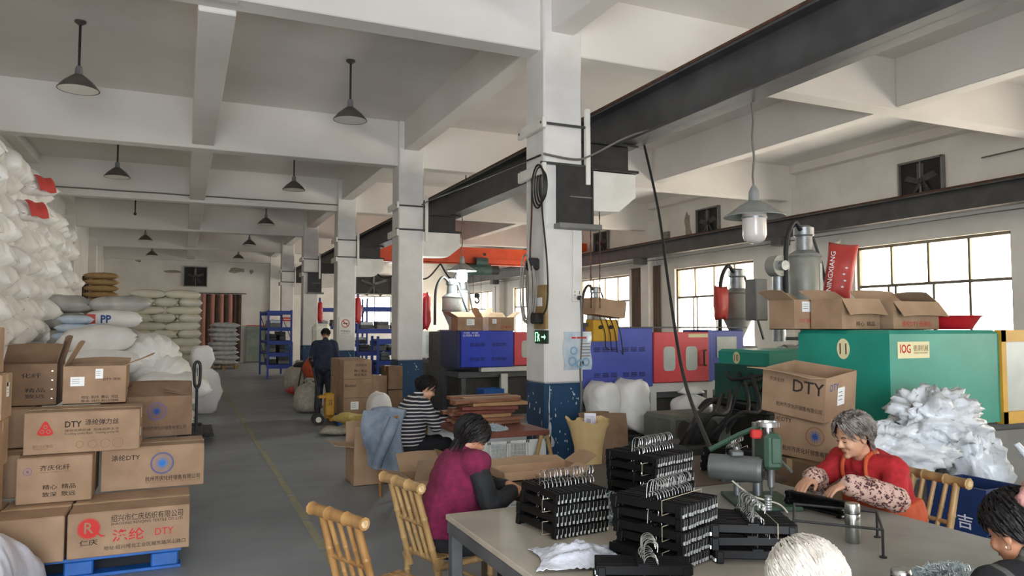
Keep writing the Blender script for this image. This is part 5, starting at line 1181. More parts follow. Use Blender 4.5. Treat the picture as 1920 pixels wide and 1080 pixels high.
# ------------------------------------------------------------------ people: one continuous body each, clothes and hair over it
mat('skin', '#c08a6c', '#b07a5e', rough=.5, scale=9, bump=.06, bscale=60); mat('skin_pale', '#cf9f82', '#c08f73', rough=.5, scale=9, bump=.06, bscale=60)
class Body:
    """closed primitives, fused into one skin by a voxel remesh"""
    def __init__(s): s.mb = MB()
    def cap(s, a, b, ra, rb, n=14):
        a, b = Vector(a), Vector(b); d = (b - a); d = d.normalized() if d.length > 1e-6 else V(0, 0, 1); pts = []; rr = []
        for t in (-1, -.92, -.7, -.38): pts.append(a + d * (ra * t)); rr.append(max(.0005, ra * math.sqrt(max(0, 1 - t * t))))
        pts += [a, a.lerp(b, .5), b]; rr += [ra, (ra + rb) / 2, rb]
        for t in (.38, .7, .92, 1): pts.append(b + d * (rb * t)); rr.append(max(.0005, rb * math.sqrt(max(0, 1 - t * t))))
        s.mb.tube(pts, rr, n); return s
    def chain(s, pts, rr, n=14):
        for i in range(len(pts) - 1): s.cap(pts[i], pts[i + 1], rr[i], rr[i + 1], n)
        return s
    def ell(s, c, r, M=None, n=20):
        prof = [(math.sin(PI * i / 12), -math.cos(PI * i / 12)) for i in range(13)]; vs = []; c = Vector(c)
        for q, z in prof:
            for j in range(n):
                a = 2 * PI * j / n; p = V(max(q, .002) * math.cos(a) * r[0], max(q, .002) * math.sin(a) * r[1], z * r[2]); vs.append((M @ p if M else p) + c)
        fs = [(i * n + j, i * n + (j + 1) % n, (i + 1) * n + (j + 1) % n, (i + 1) * n + j) for i in range(12) for j in range(n)] + [tuple(range(n - 1, -1, -1)), tuple(12 * n + j for j in range(n))]
        s.mb.add(vs, fs); return s
    def loft(s, secs, n=26):
        """secs: (centre, side radius, front radius, side axis, front axis)"""
        vs = []
        for c, rs, rf, us, uf in secs:
            for j in range(n):
                a = 2 * PI * j / n; ca, sa = math.cos(a), math.sin(a); e = .82
                vs.append(Vector(c) + Vector(us) * (rs * math.copysign(abs(ca) ** e, ca)) + Vector(uf) * (rf * math.copysign(abs(sa) ** e, sa)))
        k = len(secs); fs = [(i * n + j, i * n + (j + 1) % n, (i + 1) * n + (j + 1) % n, (i + 1) * n + j) for i in range(k - 1) for j in range(n)] + [tuple(range(n - 1, -1, -1)), tuple((k - 1) * n + j for j in range(n))]
        s.mb.add(vs, fs); return s
    def fuse(s, name, m, parent, voxel=.008, smooth=3, wr=0, fr=9, seed=0):
        me = s.mb.mesh(name, None); bm = bmesh.new(); bm.from_mesh(me); bmesh.ops.recalc_face_normals(bm, faces=bm.faces); bm.to_mesh(me); bm.free()
        ob = bpy.data.objects.new(name, me)
        r = ob.modifiers.new('r', 'REMESH'); r.mode = 'VOXEL'; r.voxel_size = voxel; r.use_smooth_shade = True
        q = ob.modifiers.new('s', 'SMOOTH'); q.factor = .5; q.iterations = smooth
        out = bake(ob); bpy.data.meshes.remove(me)
        if wr:
            co = [v.co.copy() for v in out.vertices]; nn = [v.vector.copy() for v in out.vertex_normals]; flat = []
            for c, q in zip(co, nn):
                p = c * fr + V(seed, seed * .7, 0)
                k = noise.noise(V(p.x, p.y, p.z * .55)) + .6 * noise.noise(V(p.x * 2.1, p.y * 2.1, p.z * 1.1)) - .35 * abs(noise.noise(p * 1.3))
                flat += (c + q * (wr * k))[:]
            out.vertices.foreach_set('co', flat); out.update()
        out.materials.clear(); out.materials.append(MATS[m]); out.name = name; out.shade_smooth()
        return link(name, out, parent)
def frame(f, up=(0, 0, 1)):
    f = Vector(f).normalized(); l = Vector(up).cross(f).normalized(); return f, l, f.cross(l)
def add_head(B, c, f, up=(0, 0, 1), k=1.0):
    F, L, U = frame(f, up); M = Matrix((F, L, U)).transposed(); c = Vector(c)
    def p(a, b, d): return c + (F * a + L * b + U * d) * k
    B.ell(p(-.012, 0, .03), (.095 * k, .076 * k, .086 * k), M); B.ell(p(.022, 0, -.03), (.068 * k, .062 * k, .086 * k), M); B.ell(p(.038, 0, -.075), (.045 * k, .044 * k, .036 * k), M)
    B.cap(p(.084, 0, .008), p(.102, 0, -.026), .008 * k, .0115 * k); B.ell(p(.094, .011, -.03), (.009 * k, .008 * k, .007 * k), M); B.ell(p(.094, -.011, -.03), (.009 * k, .008 * k, .007 * k), M)
    B.cap(p(.076, -.036, .02), p(.076, .036, .02), .011 * k, .011 * k)
    for s in (-1, 1): B.ell(p(.062, s * .034, -.03), (.026 * k, .024 * k, .026 * k), M); B.ell(p(-.006, s * .077, -.012), (.018 * k, .009 * k, .03 * k), M)
    B.cap(p(.083, -.017, -.056), p(.083, .017, -.056), .0065 * k, .0065 * k); B.cap(p(.081, -.014, -.067), p(.081, .014, -.067), .0065 * k, .0065 * k); B.ell(p(.076, 0, -.094), (.018 * k, .022 * k, .016 * k), M)
    return p, M
def face_parts(root, p, M, k=1.0, closed=True, lip='lip'):
    mat('lip', '#9c5f50', rough=.5); mat('brow', '#3a322e', rough=.8); mat('eye_dark', '#1c1715', rough=.2); mat('eye_white', '#ddd6cf', rough=.3)
    for s in (-1, 1):
        if closed:
            mb = MB(); mb.tube(joints([p(.0835, s * .02, .0), p(.087, s * .031, -.004), p(.079, s * .043, -.001)], 4), .0022 * k, 5); mb.build('eyelid', 'eye_dark', root, 60)
        else:
            b = Body(); b.ell(p(.078, s * .031, .001), (.009 * k, .013 * k, .007 * k), M); b.mb.build('eye', 'eye_white', root, 60); b = Body(); b.ell(p(.085, s * .031, .001), (.003 * k, .006 * k, .006 * k), M); b.mb.build('iris', 'eye_dark', root, 60)
        mb = MB(); mb.tube(joints([p(.086, s * .017, .02), p(.088, s * .032, .027), p(.076, s * .047, .021)], 4), .003 * k, 5); mb.build('eyebrow', 'brow', root, 60)
    mb = MB(); mb.tube(joints([p(.085, -.02, -.063), p(.091, 0, -.061), p(.085, .02, -.063)], 5), .003 * k, 6); mb.build('lips', lip, root, 60)
def add_hand(B, w, d, n, side, curl=.5, k=1.0, spread=.12):
    """w wrist, d pointing direction, n the back-of-hand direction; side +1 left, -1 right: five fingers"""
    d = Vector(d).normalized(); n = Vector(n); n = (n - d * n.dot(d)).normalized(); a = d.cross(n) * side   # a points to the thumb side
    w = Vector(w); M = Matrix((d, a, n)).transposed()
    B.ell(w + d * .048 * k, (.056 * k, .04 * k, .0165 * k), M); B.cap(w, w + d * .03 * k, .024 * k, .026 * k)
    for i, L in enumerate((.07, .078, .073, .056)):
        off = (.03 - .02 * i) * k; b = w + d * (.086 - .004 * abs(i - 1)) * k + a * off; ang = spread * (1.2 - i) * .5; e = (d + a * ang).normalized()
        q = b; t = curl * .5
        for j, f in enumerate((.45, .32, .26)):
            t += curl * .55; dr = e * math.cos(t) - n * math.sin(t); q2 = q + dr * (L * f * k); B.cap(q, q2, (.0092 - .0008 * j) * k, (.0086 - .0008 * j) * k, 10); q = q2
        B.cap(w + d * .06 * k + a * off * .9, b, .011 * k, .0095 * k, 10)
    b = w + d * .025 * k + a * .03 * k - n * .006; dr = (d * .75 + a * .65 - n * .3).normalized(); q = b + dr * .038 * k; B.cap(b, q, .0135 * k, .011 * k, 10)
    dr = (d * .95 + a * .2 - n * .3 * (1 + curl)).normalized(); B.cap(q, q + dr * .028 * k, .0105 * k, .0085 * k, 10)
def hair(root, p, M, color, seed, n=420, length=.14, thick=.012, wave=.1, r=.004, back=1.0, front=-.15, k=1.0, low=-.05, cap_m=None):
    """cap plus locks combed back and down from the crown"""
    random.seed(seed); mb = MB(); c = p(-.014, 0, .028)
    def surf(dx, dy, dz, e): return p(-.014 + dx * (.098 + e), dy * (.079 + e), .028 + dz * (.088 + e))
    NU, NV = 28, 22; grid = {}; vs = []
    def inside(dx, dy, dz): return dz > (front + .62 * max(0, dx)) if dx > .05 else dz > front - .75 * back * min(1, (.05 - dx) * 3)
    for i in range(NV + 1):
        th = PI * i / NV
        for j in range(NU):
            a = 2 * PI * j / NU; dx, dy, dz = math.sin(th) * math.cos(a), math.sin(th) * math.sin(a), math.cos(th)
            grid[i, j] = (len(vs), inside(dx, dy, dz)); vs.append(surf(dx, dy, dz, thick * (.7 + .6 * noise.noise(V(dx * 3 + seed, dy * 3, dz * 3)))))
    fs = []
    for i in range(NV):
        for j in range(NU):
            q = [grid[i, j], grid[i + 1, j], grid[i + 1, (j + 1) % NU], grid[i, (j + 1) % NU]]
            if sum(x[1] for x in q) >= 3: fs.append(tuple(x[0] for x in q))
    mb.add(vs, fs); m = 0
    while m < n:
        dz = random.uniform(-.55, 1); a = random.uniform(-PI, PI); q = math.sqrt(max(0, 1 - dz * dz)); dx, dy = q * math.cos(a), q * math.sin(a)
        if not inside(dx, dy, dz): continue
        m += 1; pts = []; rr = []; d = V(dx, dy, dz); flow = V(-.35, 0, -1).normalized() if dx < .25 else V(.12 * (1 if dx > .6 else -1), math.copysign(.7, dy), -.75).normalized(); lf = length * random.uniform(.6, 1.1); steps = 6; wv = V(random.uniform(-1, 1), random.uniform(-1, 1), random.uniform(-1, 1)) * wave
        for s in range(steps + 1):
            e = thick * (.85 + .3 * random.random()) + .006 * math.sin(s * 1.1 + m)
            if d.z > low * 8 - .2 or True: pts.append(surf(d.x, d.y, d.z, e) if d.z > -.75 else surf(d.x, d.y, -.75, e) + (p(0, 0, d.z + .75) - p(0, 0, 0)) * .09)
            rr.append(r * k * (1 - .8 * s / steps) + .0004); t = flow + wv * math.sin(s * 1.7); t = t - d * t.dot(d) if d.z > -.75 else V(0, 0, -1)
            d = d + t * (lf / .09 / steps)
            if d.z > -.75: d.normalize()
        mb.tube(pts, rr, 4)
    o = mb.build('hair', color, root, 70); return o
AX, AY, AZ = V(1, 0, 0), V(0, 1, 0), V(0, 0, 1)
def torso_secs(pel, chest, neck, infl=0.0, wide=1.0, belly=0.0):
    """ellipse sections up a bent spine; the person faces +x"""
    out = []; P = joints([pel, V(*pel).lerp(V(*chest), .55), chest, neck], 3); n = len(P)
    prof = [(.165, .125), (.17, .128), (.165, .125), (.155, .12), (.155, .12), (.162, .122), (.17, .122), (.168, .115), (.135, .09), (.08, .065)]
    for i, c in enumerate(P):
        d = (P[min(i + 1, n - 1)] - P[max(i - 1, 0)]).normalized(); f = (AX - d * AX.dot(d)).normalized(); w, dp = prof[min(i, len(prof) - 1)]
        out.append((c, w * wide + infl, dp * wide + infl + (belly if 1 <= i <= 4 else 0), AY, f))
    return out
def person(label, loc, rz, pel, chest, neck, head, face, sho, elb, wri, hips, knees, ankles, hand_dirs, skin='skin', voxel=.0075, curl=.5, hk=1.0, up=(0, 0, 1), toes=True, hands=True, backs=None):
    t = thing('person', label, 'person', loc, rz); B = Body(); B.loft(torso_secs(pel, chest, neck, 0)); p, M = add_head(B, head, face, up, hk)
    F = Vector(face).normalized(); B.cap(V(*neck) - V(0, 0, .02), V(*head) - F * .02 - V(*up) * .05, .056, .05)
    for i, s in enumerate((1, -1)):
        B.cap(V(*neck).lerp(V(*sho[i]), .4) - V(0, 0, .02), sho[i], .055, .056); B.chain([sho[i], elb[i], wri[i]], [.05, .04, .025])
        B.chain([hips[i], knees[i], ankles[i]], [.085, .058, .04])
        if hands: add_hand(B, wri[i], hand_dirs[i], backs[i] if backs else (0, 0, 1), s, curl)
        if toes: a = V(*ankles[i]); B.cap(a - V(.02, 0, .04), a + V(.14, 0, -.05), .036, .03)
    b = B.fuse('body', skin, t, voxel, 2); return t, p, M, b
def sleeves(name, m, t, sho, elb, wri, upto=1.0, infl=.014, start=0, wr=.008, voxel=.011, neck=None, seed=0):
    for i in range(2):
        B = Body(); e = V(*elb[i]); w = e.lerp(V(*wri[i]), upto); s0 = V(*sho[i]) if start == 0 else V(*sho[i]).lerp(e, start)
        if start < 1: B.chain([s0, e, w], [.055 + infl, .046 + infl, .034 + infl])
        else: B.chain([e, e.lerp(w, .5), w], [.05 + infl, .05 + infl, .036 + infl])
        B.fuse(name, m, t, voxel, 3, wr, 14, seed + i * 3)
def top(name, m, t, pel, chest, neck, sho, elb=None, wri=None, upto=.98, infl=.016, wr=.009, voxel=.011, low=0, seed=0, collar=True, belly=.02, wide=1.0):
    B = Body(); sec = torso_secs(pel, chest, neck, infl, wide, belly); B.loft(sec[low:])
    for i in range(2):
        B.cap(V(*neck).lerp(V(*sho[i]), .35) - V(0, 0, .03), sho[i], .06 + infl * .6, .058 + infl)
        if elb:
            e = V(*elb[i]); w = e.lerp(V(*wri[i]), upto); B.chain([sho[i], e, w], [.053 + infl, .047 + infl, .033 + infl])
    if collar: B.cap(V(*neck) - V(.01, 0, .02), V(*neck) + V(0, 0, .025), .07, .06)
    return B.fuse(name, m, t, voxel, 3, wr, 10, seed)
def trousers(name, m, t, pel, hips, knees, ankles, infl=.02, wr=.008, voxel=.014, seed=0):
    B = Body(); B.ell(V(*pel) - V(0, 0, .01), (.15, .18, .13))
    for i in range(2): B.chain([hips[i], knees[i], V(*ankles[i]) + V(0, 0, .03)], [.09 + infl, .064 + infl, .05 + infl])
    return B.fuse(name, m, t, voxel, 3, wr, 10, seed)
def shoes(m, t, ankles):
    for a in ankles:
        a = V(*a); B = Body(); B.cap(a - V(.03, 0, .035), a + V(.14, 0, -.045), .045, .04); B.cap(a - V(.03, 0, .04), a - V(.01, 0, -.02), .048, .05); B.fuse('shoe', m, t, .012, 2)
HIPS = ((0, .09, .49), (0, -.09, .49)); KNEES = ((.4, .11, .5), (.4, -.11, .5)); ANK = ((.4, .12, .08), (.4, -.12, .08))
mat('trouser_dark', '#1d1e24', '#17181d', rough=.85, scale=8); mat('shoe_dark', '#26231f', rough=.6)

# woman in red at the right end of the table (faces -x)
mat('red_knit', '#b5232a', '#9d1b22', rough=.85, scale=30, bump=.25, bscale=90); mat('apron_orange', '#c9582f', '#b54a25', rough=.7, scale=7, bump=.3, bscale=22)
def leopard(name, a, b, c, sc):
    m = mat(name, a, rough=.8); nt = m.node_tree; N = nt.nodes; L = nt.links; bs = N['Principled BSDF']; tc = N.new('ShaderNodeTexCoord'); v = N.new('ShaderNodeTexVoronoi'); v.inputs['Scale'].default_value = sc
    nz = N.new('ShaderNodeTexNoise'); nz.inputs['Scale'].default_value = sc * .8; mx = N.new('ShaderNodeMix'); mx.data_type = 'RGBA'; mx.inputs[0].default_value = .06
    L.new(tc.outputs['Object'], nz.inputs['Vector']); L.new(tc.outputs['Object'], mx.inputs[6]); L.new(nz.outputs['Color'], mx.inputs[7]); L.new(mx.outputs[2], v.inputs['Vector'])
    r = N.new('ShaderNodeValToRGB'); r.color_ramp.elements[0].color = lin(b); r.color_ramp.elements[0].position = .3; r.color_ramp.elements[1].color = lin(a); r.color_ramp.elements[1].position = .55
    e = r.color_ramp.elements.new(.38); e.color = lin(c); L.new(v.outputs['Distance'], r.inputs[0]); L.new(r.outputs[0], bs.inputs['Base Color'])
leopard('leopard_cloth', '#c9a99c', '#3b2a2c', '#7d4b48', 48)
pel, chest, neck = (-.02, 0, .5), (.1, .0, .84), (.2, .0, 1.01)
head, fc = (.3, .02, 1.125), (.93, -.2, -.34); sho = ((.17, .18, .95), (.19, -.16, .96)); elb = ((.28, .27, .82), (.36, -.2, .83)); wri = ((.48, .13, .89), (.52, -.07, .89))
T, p, M, _ = person('elderly woman in red jumper, leopard sleeves and orange apron sorting hangers', (3.82, 3.14, 0), PI, pel, chest, neck, head, fc, sho, elb, wri, HIPS, KNEES, ANK, ((.8, -.35, -.35), (.9, .1, -.3)), 'skin_pale', .006, .35)
top('jumper', 'red_knit', T, pel, chest, neck, sho, elb, wri, .15, .016, .01, seed=2, wide=1.05); sleeves('sleeve_cover', 'leopard_cloth', T, sho, elb, wri, .92, .024, 1, .012, .009, seed=4); trousers('trousers', 'trouser_dark', T, pel, HIPS, KNEES, ANK); shoes('shoe_dark', T, ANK); face_parts(T, p, M)
B = Body(); B.loft([(V(.0, 0, .42), .22, .19, AY, AX), (V(.02, 0, .55), .222, .195, AY, AX), (V(.045, 0, .66), .218, .195, AY, AX), (V(.065, 0, .76), .208, .185, AY, AX)]); B.ell((.22, 0, .56), (.26, .2, .05)); B.fuse('apron', 'apron_orange', T, .012, 3, .014, 12, 5)
for s in (-1, 1): mb = MB(); mb.tube(joints([(.2, s * .1, .78), (.275, s * .085, .9), (.26, s * .075, 1.0), (.17, s * .06, 1.04)], 5), .012, 6); mb.build('apron_strap', 'apron_orange', T, 60)
mat('hair_grey', '#4a4440', '#8a827c', rough=.55, scale=25); hair(T, p, M, 'hair_grey', 5, 620, .11, .022, .7, .005, .85, .1)
mb = MB(); mb.lathe([(.03, -.006), (.034, 0), (.03, .006)], 16); o = mb.build('bracelet', 'silver', T, 60); o.location = wri[0]; o.rotation_euler = (.4, 1.3, 0)

# woman in the maroon vest (faces the dark table)
mat('maroon_fleece', '#7c1c45', '#661538', rough=.95, scale=26, bump=.5, bscale=110); mat('black_knit', '#17191d', '#101215', rough=.8, scale=20, bump=.2, bscale=60)
pel, chest, neck = (-.02, 0, .5), (.04, 0, .82), (.08, 0, .98); head, fc = (.13, 0, 1.075), (.82, .2, -.52); sho = ((.12, .18, .94), (.12, -.18, .94)); elb = ((.19, .17, .71), (.18, -.27, .71)); wri = ((.34, -.08, .79), (.33, -.25, .79))
T, p, M, _ = person('woman in a maroon fleece vest over black sleeves bent over the dark table', (1.5, 4.3, 0), math.radians(-8), pel, chest, neck, head, fc, sho, elb, wri, HIPS, KNEES, ANK, ((.8, -.3, -.3), (.8, .3, -.3)), 'skin', .0065, .6, 1.0, (.3, 0, 1))
top('vest', 'maroon_fleece', T, pel, chest, neck, sho, None, None, infl=.032, wr=.012, seed=7, belly=.03, wide=1.04); sleeves('sleeve', 'black_knit', T, sho, elb, wri, .86, .015, 0, .009, seed=8); trousers('trousers', 'trouser_dark', T, pel, HIPS, KNEES, ANK); shoes('shoe_dark', T, ANK); face_parts(T, p, M)
mat('hair_black', '#0d0b0c', '#191515', rough=.55, scale=25, spec=.3); hair(T, p, M, 'hair_black', 9, 560, .13, .016, .1, .005, .95, .0)

# woman in the striped jumper at the red brown table
def striped():
    m = mat('striped_knit', '#1b1d26', rough=.85); nt = m.node_tree; N = nt.nodes; L = nt.links; b = N['Principled BSDF']; tc = N.new('ShaderNodeTexCoord'); w = N.new('ShaderNodeTexWave'); w.bands_direction = 'Z'; w.inputs['Scale'].default_value = 8.5; w.inputs['Distortion'].default_value = 1.2; w.inputs['Detail Scale'].default_value = .6
    r = N.new('ShaderNodeValToRGB'); r.color_ramp.interpolation = 'CONSTANT'; r.color_ramp.elements[0].color = lin('#1d1f29'); r.color_ramp.elements[1].color = lin('#c9c4c2'); r.color_ramp.elements[1].position = .72
    L.new(tc.outputs['Object'], w.inputs['Vector']); L.new(w.outputs['Fac'], r.inputs[0]); L.new(r.outputs[0], b.inputs['Base Color'])
striped()
pel, chest, neck = (-.02, 0, .5), (.05, 0, .82), (.13, 0, 1.0); head, fc = (.22, 0, 1.09), (.84, -.25, -.5); sho = ((.11, .17, .94), (.11, -.17, .94)); elb = ((.22, .2, .72), (.24, -.2, .72)); wri = ((.42, .08, .8), (.43, -.08, .81))
T, p, M, _ = person('woman in a dark striped jumper working at the red brown table', (2.16, 7.58, 0), math.radians(8), pel, chest, neck, head, fc, sho, elb, wri, HIPS, KNEES, ANK, ((.8, -.3, -.3), (.8, .3, -.3)), 'skin_pale', .0085, .55, 1.0, (.3, 0, 1))
top('jumper', 'striped_knit', T, pel, chest, neck, sho, elb, wri, .95, .022, .008, seed=11, wide=1.03); trousers('trousers', 'trouser_dark', T, pel, HIPS, KNEES, ANK); shoes('shoe_dark', T, ANK); face_parts(T, p, M); hair(T, p, M, 'hair_black', 12, 420, .12, .018, .15, .005, .9, .0)
B = Body(); q = p(-.11, 0, .02); B.ell(q, (.045, .045, .05)); B.fuse('hair_bun', 'hair_black', T, .01, 2, .006, 30)

# standing man by the cartons, back half turned
mat('work_jacket', '#2b2f45', '#23273a', rough=.85, scale=6, bump=.2, bscale=20); mat('shiny_trousers', '#1c1f26', '#2a2e37', rough=.45, scale=8)
hips = ((0, .09, .88), (0, -.09, .88)); kn = ((.06, .1, .5), (.02, -.11, .5)); an = ((-.05, .11, .08), (.0, -.12, .08)); pel, chest, neck = (0, 0, .9), (.03, 0, 1.26), (.08, 0, 1.46); head, fc = (.13, 0, 1.58), (.9, .1, -.35); sho = ((.06, .19, 1.38), (.06, -.19, 1.38)); elb = ((.02, .24, 1.1), (.05, -.24, 1.1)); wri = ((.16, .2, .9), (.18, -.2, .88))
T, p, M, _ = person('man in a dark jacket standing with his back half turned by the cartons', (2.62, 15.3, 0), math.radians(70), pel, chest, neck, head, fc, sho, elb, wri, hips, kn, an, ((.5, 0, -.9), (.5, 0, -.9)), 'skin', .011, .5)
top('jacket', 'work_jacket', T, (0, 0, .86), chest, neck, sho, elb, wri, .97, .028, .012, .014, seed=14); trousers('trousers', 'shiny_trousers', T, pel, hips, kn, an, seed=15); shoes('shoe_dark', T, an); face_parts(T, p, M); hair(T, p, M, 'hair_black', 16, 220, .06, .012, .1, .006, .75, .15)

# white-haired person seated with the back to the viewer
mat('coat_grey', '#3a3c42', '#303238', rough=.9, scale=8, bump=.2)
pel, chest, neck = (-.08, 0, .48), (.0, 0, .8), (.08, 0, .96); head, fc = (.14, 0, 1.06), (.85, .1, -.52); sho = ((.06, .18, .9), (.06, -.18, .9)); elb = ((.15, .22, .68), (.15, -.22, .68)); wri = ((.36, .12, .78), (.36, -.12, .78))
T, p, M, _ = person('white haired person seated at the near table edge, seen from behind', (1.49, 1.36, 0), math.radians(80), pel, chest, neck, head, fc, sho, elb, wri, HIPS, ((.36, .1, .5), (.36, -.1, .5)), ((.36, .11, .08), (.36, -.11, .08)), ((.9, -.2, -.2), (.9, .2, -.2)), 'skin_pale', .008, .5)
top('coat', 'coat_grey', T, pel, chest, neck, sho, elb, wri, .97, .022, .01, seed=18); trousers('trousers', 'trouser_dark', T, pel, HIPS, ((.36, .1, .5), (.36, -.1, .5)), ((.36, .11, .08), (.36, -.11, .08))); shoes('shoe_dark', T, ((.36, .11, .08), (.36, -.11, .08))); face_parts(T, p, M)
mat('hair_white', '#dad4cc', '#b3aba1', rough=.45, scale=18); hair(T, p, M, 'hair_white', 19, 1900, .19, .013, .1, .0024, 1.0, -.05)
bx_ = thing('low_stool', 'low wooden stool under the white haired person', 'stool', (1.53, 1.28, 0)); bx('seat', 'weathered_wood', bx_, (0, 0, .36), (.36, .32, .04), .01)
for x in (-.13, .13):
    for y in (-.11, .11): bx('leg', 'weathered_wood', bx_, (x, y, .17), (.04, .04, .34))

# dark haired woman at the near right corner
def plaid():
    m = mat('plaid_coat', '#17181a', rough=.9); nt = m.node_tree; N = nt.nodes; L = nt.links; b = N['Principled BSDF']; tc = N.new('ShaderNodeTexCoord'); prev = None
    for d, s in (('Z', 2.6), ('Y', 2.6)):
        w = N.new('ShaderNodeTexWave'); w.bands_direction = d; w.inputs['Scale'].default_value = s; w.inputs['Distortion'].default_value = .4; r = N.new('ShaderNodeValToRGB'); r.color_ramp.interpolation = 'CONSTANT'; r.color_ramp.elements[0].color = (0, 0, 0, 1); r.color_ramp.elements[1].position = .86; r.color_ramp.elements[1].color = (.4, .4, .4, 1)
        L.new(tc.outputs['Object'], w.inputs['Vector']); L.new(w.outputs['Fac'], r.inputs[0])
        if prev is None: prev = r.outputs[0]
        else:
            a = N.new('ShaderNodeMix'); a.data_type = 'RGBA'; a.blend_type = 'ADD'; a.inputs[0].default_value = 1; L.new(prev, a.inputs[6]); L.new(r.outputs[0], a.inputs[7]); prev = a.outputs[2]
    c = N.new('ShaderNodeMix'); c.data_type = 'RGBA'; c.inputs[6].default_value = lin('#15161a'); c.inputs[7].default_value = lin('#77746f'); L.new(prev, c.inputs[0]); L.new(c.outputs[2], b.inputs['Base Color'])
plaid()
pel, chest, neck = (-.08, 0, .48), (-.02, 0, .82), (.04, 0, .98); head, fc = (.1, 0, 1.075), (.9, .12, -.4); sho = ((.02, .18, .92), (.02, -.18, .92)); elb = ((.1, .22, .7), (.12, -.22, .7)); wri = ((.32, .1, .79), (.34, -.12, .79))
T, p, M, _ = person('dark haired woman in a black plaid coat with a pink scrunchie, near right corner', (2.53, 1.5, 0), math.radians(82), pel, chest, neck, head, fc, sho, elb, wri, HIPS, ((.34, .1, .5), (.34, -.1, .5)), ((.34, .11, .08), (.34, -.11, .08)), ((.9, -.2, -.2), (.9, .2, -.2)), 'skin', .007, .5)
top('coat', 'plaid_coat', T, pel, chest, neck, sho, elb, wri, .97, .026, .01, seed=22); trousers('trousers', 'trouser_dark', T, pel, HIPS, ((.34, .1, .5), (.34, -.1, .5)), ((.34, .11, .08), (.34, -.11, .08))); shoes('shoe_dark', T, ((.34, .11, .08), (.34, -.11, .08))); face_parts(T, p, M)
hair(T, p, M, 'hair_black', 23, 900, .1, .017, .12, .004, .8, .02)
mat('scrunchie_pink', '#b98a83', '#9c6d69', rough=.8, scale=12, bump=.4)
B = Body()
for k in range(9): a = 2 * PI * k / 9; q = p(-.105 + .012 * math.cos(3 * a), .05 * math.cos(a), .085 + .035 * math.sin(a)); B.ell(q, (.024, .024, .022))
B.fuse('scrunchie', 'scrunchie_pink', T, .007, 2, .006, 40)
mb = MB(); mb.tube([p(-.004, .086, -.045 + 0) + V(.0, 0, 0) + V(.009 * math.cos(a * PI / 6), 0, .009 * math.sin(a * PI / 6)) for a in range(12)], .0014, 5, True); mb.build('earring', 'silver', T, 60)
bx_ = thing('low_stool', 'low wooden stool under the woman in the plaid coat', 'stool', (2.64, 1.42, 0)); bx('seat', 'weathered_wood', bx_, (0, 0, .36), (.36, .32, .04), .01)
for x in (-.13, .13):
    for y in (-.11, .11): bx('leg', 'weathered_wood', bx_, (x, y, .17), (.04, .04, .34))
# ------------------------------------------------------------------ middle distance: cartons on a pallet, pallet truck, racks
GP = 'cartons on the pallet by the second column'
t = thing('pallet', 'blue pallet under the cartons by the second column', 'pallet', (3.1, 13.9, 0))
for k in range(7): bx('deck_board', 'pallet_blue', t, (-.5 + k * .165, 0, .135), (.14, 1.4, .025), .004)
for x in (-.5, 0, .5):
    for y in (-.6, 0, .6): bx('block', 'pallet_blue', t, (x, y, .06), (.14, .14, .12), .006)
names = ['lower', 'middle', 'upper']
for k in range(3):
    b = carton('%s front carton of the pallet by the second column' % names[k], 2.6, 3.1, 13.2, .6, .15 + k * .335, .33, 'cardboard', group=GP, stickers=[(-.05, .2, .14, .14, 'f')] if k == 0 else (), prints=[('Boeter', 'ink_black', -.12, .22, .2, .05)] if k == 1 else [('齐庆化纤', 'ink_black', .06, .24, .2, .05), ('精心 精品', 'ink_black', .05, .14, .22, .05), ('致深 致远', 'ink_black', .05, .07, .22, .05)] if k == 2 else None)
    carton('%s rear carton of the pallet by the second column' % names[k], 2.6, 3.1, 13.85, .6, .15 + k * .335, .33, 'cardboard', group=GP)
for k in range(2):
    carton('%s plain carton between the pallet stack and the second column' % ['lower', 'upper'][k], 3.14, 3.46, 13.5, .5, .15 + k * .36, .33, 'cardboard', group=GP)
    carton('%s dark carton touching the second column' % ['lower', 'upper'][k], 3.47, 3.74, 13.45, .55, .15 + k * .44, .42, 'cardboard_dark', group=GP)
mat('truck_yellow', '#c8962c', '#b78624', rough=.5, scale=5)
t = thing('pallet_truck', 'yellow hand pallet truck beside the standing man', 'pallet truck', (2.42, 13.55, 0))
bx('body', 'truck_yellow', t, (0, 0, .36), (.16, .24, .4), .02); bx('fork', 'truck_yellow', t, (.35, -.14, .1), (.75, .13, .06), .01); bx('fork', 'truck_yellow', t, (.35, .3, .1), (.75, .13, .06), .01); bx('yoke', 'truck_yellow', t, (-.08, 0, .5), (.24, .2, .05), .01)
for s in (-.07, .07): MB().cyl((-.2, s - .03, .1), (-.2, s + .03, .1), .1, n=20).build('wheel', 'rubber', t, 40); MB().cyl((-.2, s - .033, .1), (-.2, s + .033, .1), .05, n=14).build('wheel_hub', 'bag_cream', t, 40)
MB().cyl((-.14, 0, .3), (-.3, 0, 1.05), .02, n=10).build('handle_shaft', 'black_iron', t, 40); mb = MB(); mb.tube(joints([(-.3, -.03, 1.03), (-.33, -.1, 1.15), (-.33, 0, 1.2), (-.33, .1, 1.15), (-.3, .03, 1.03)], 4), .018, 8); mb.build('handle_loop', 'black_plastic', t, 60)
txt('叉车', 'ink_black', t, (0, -.121, .4), *FR, .07, .12)
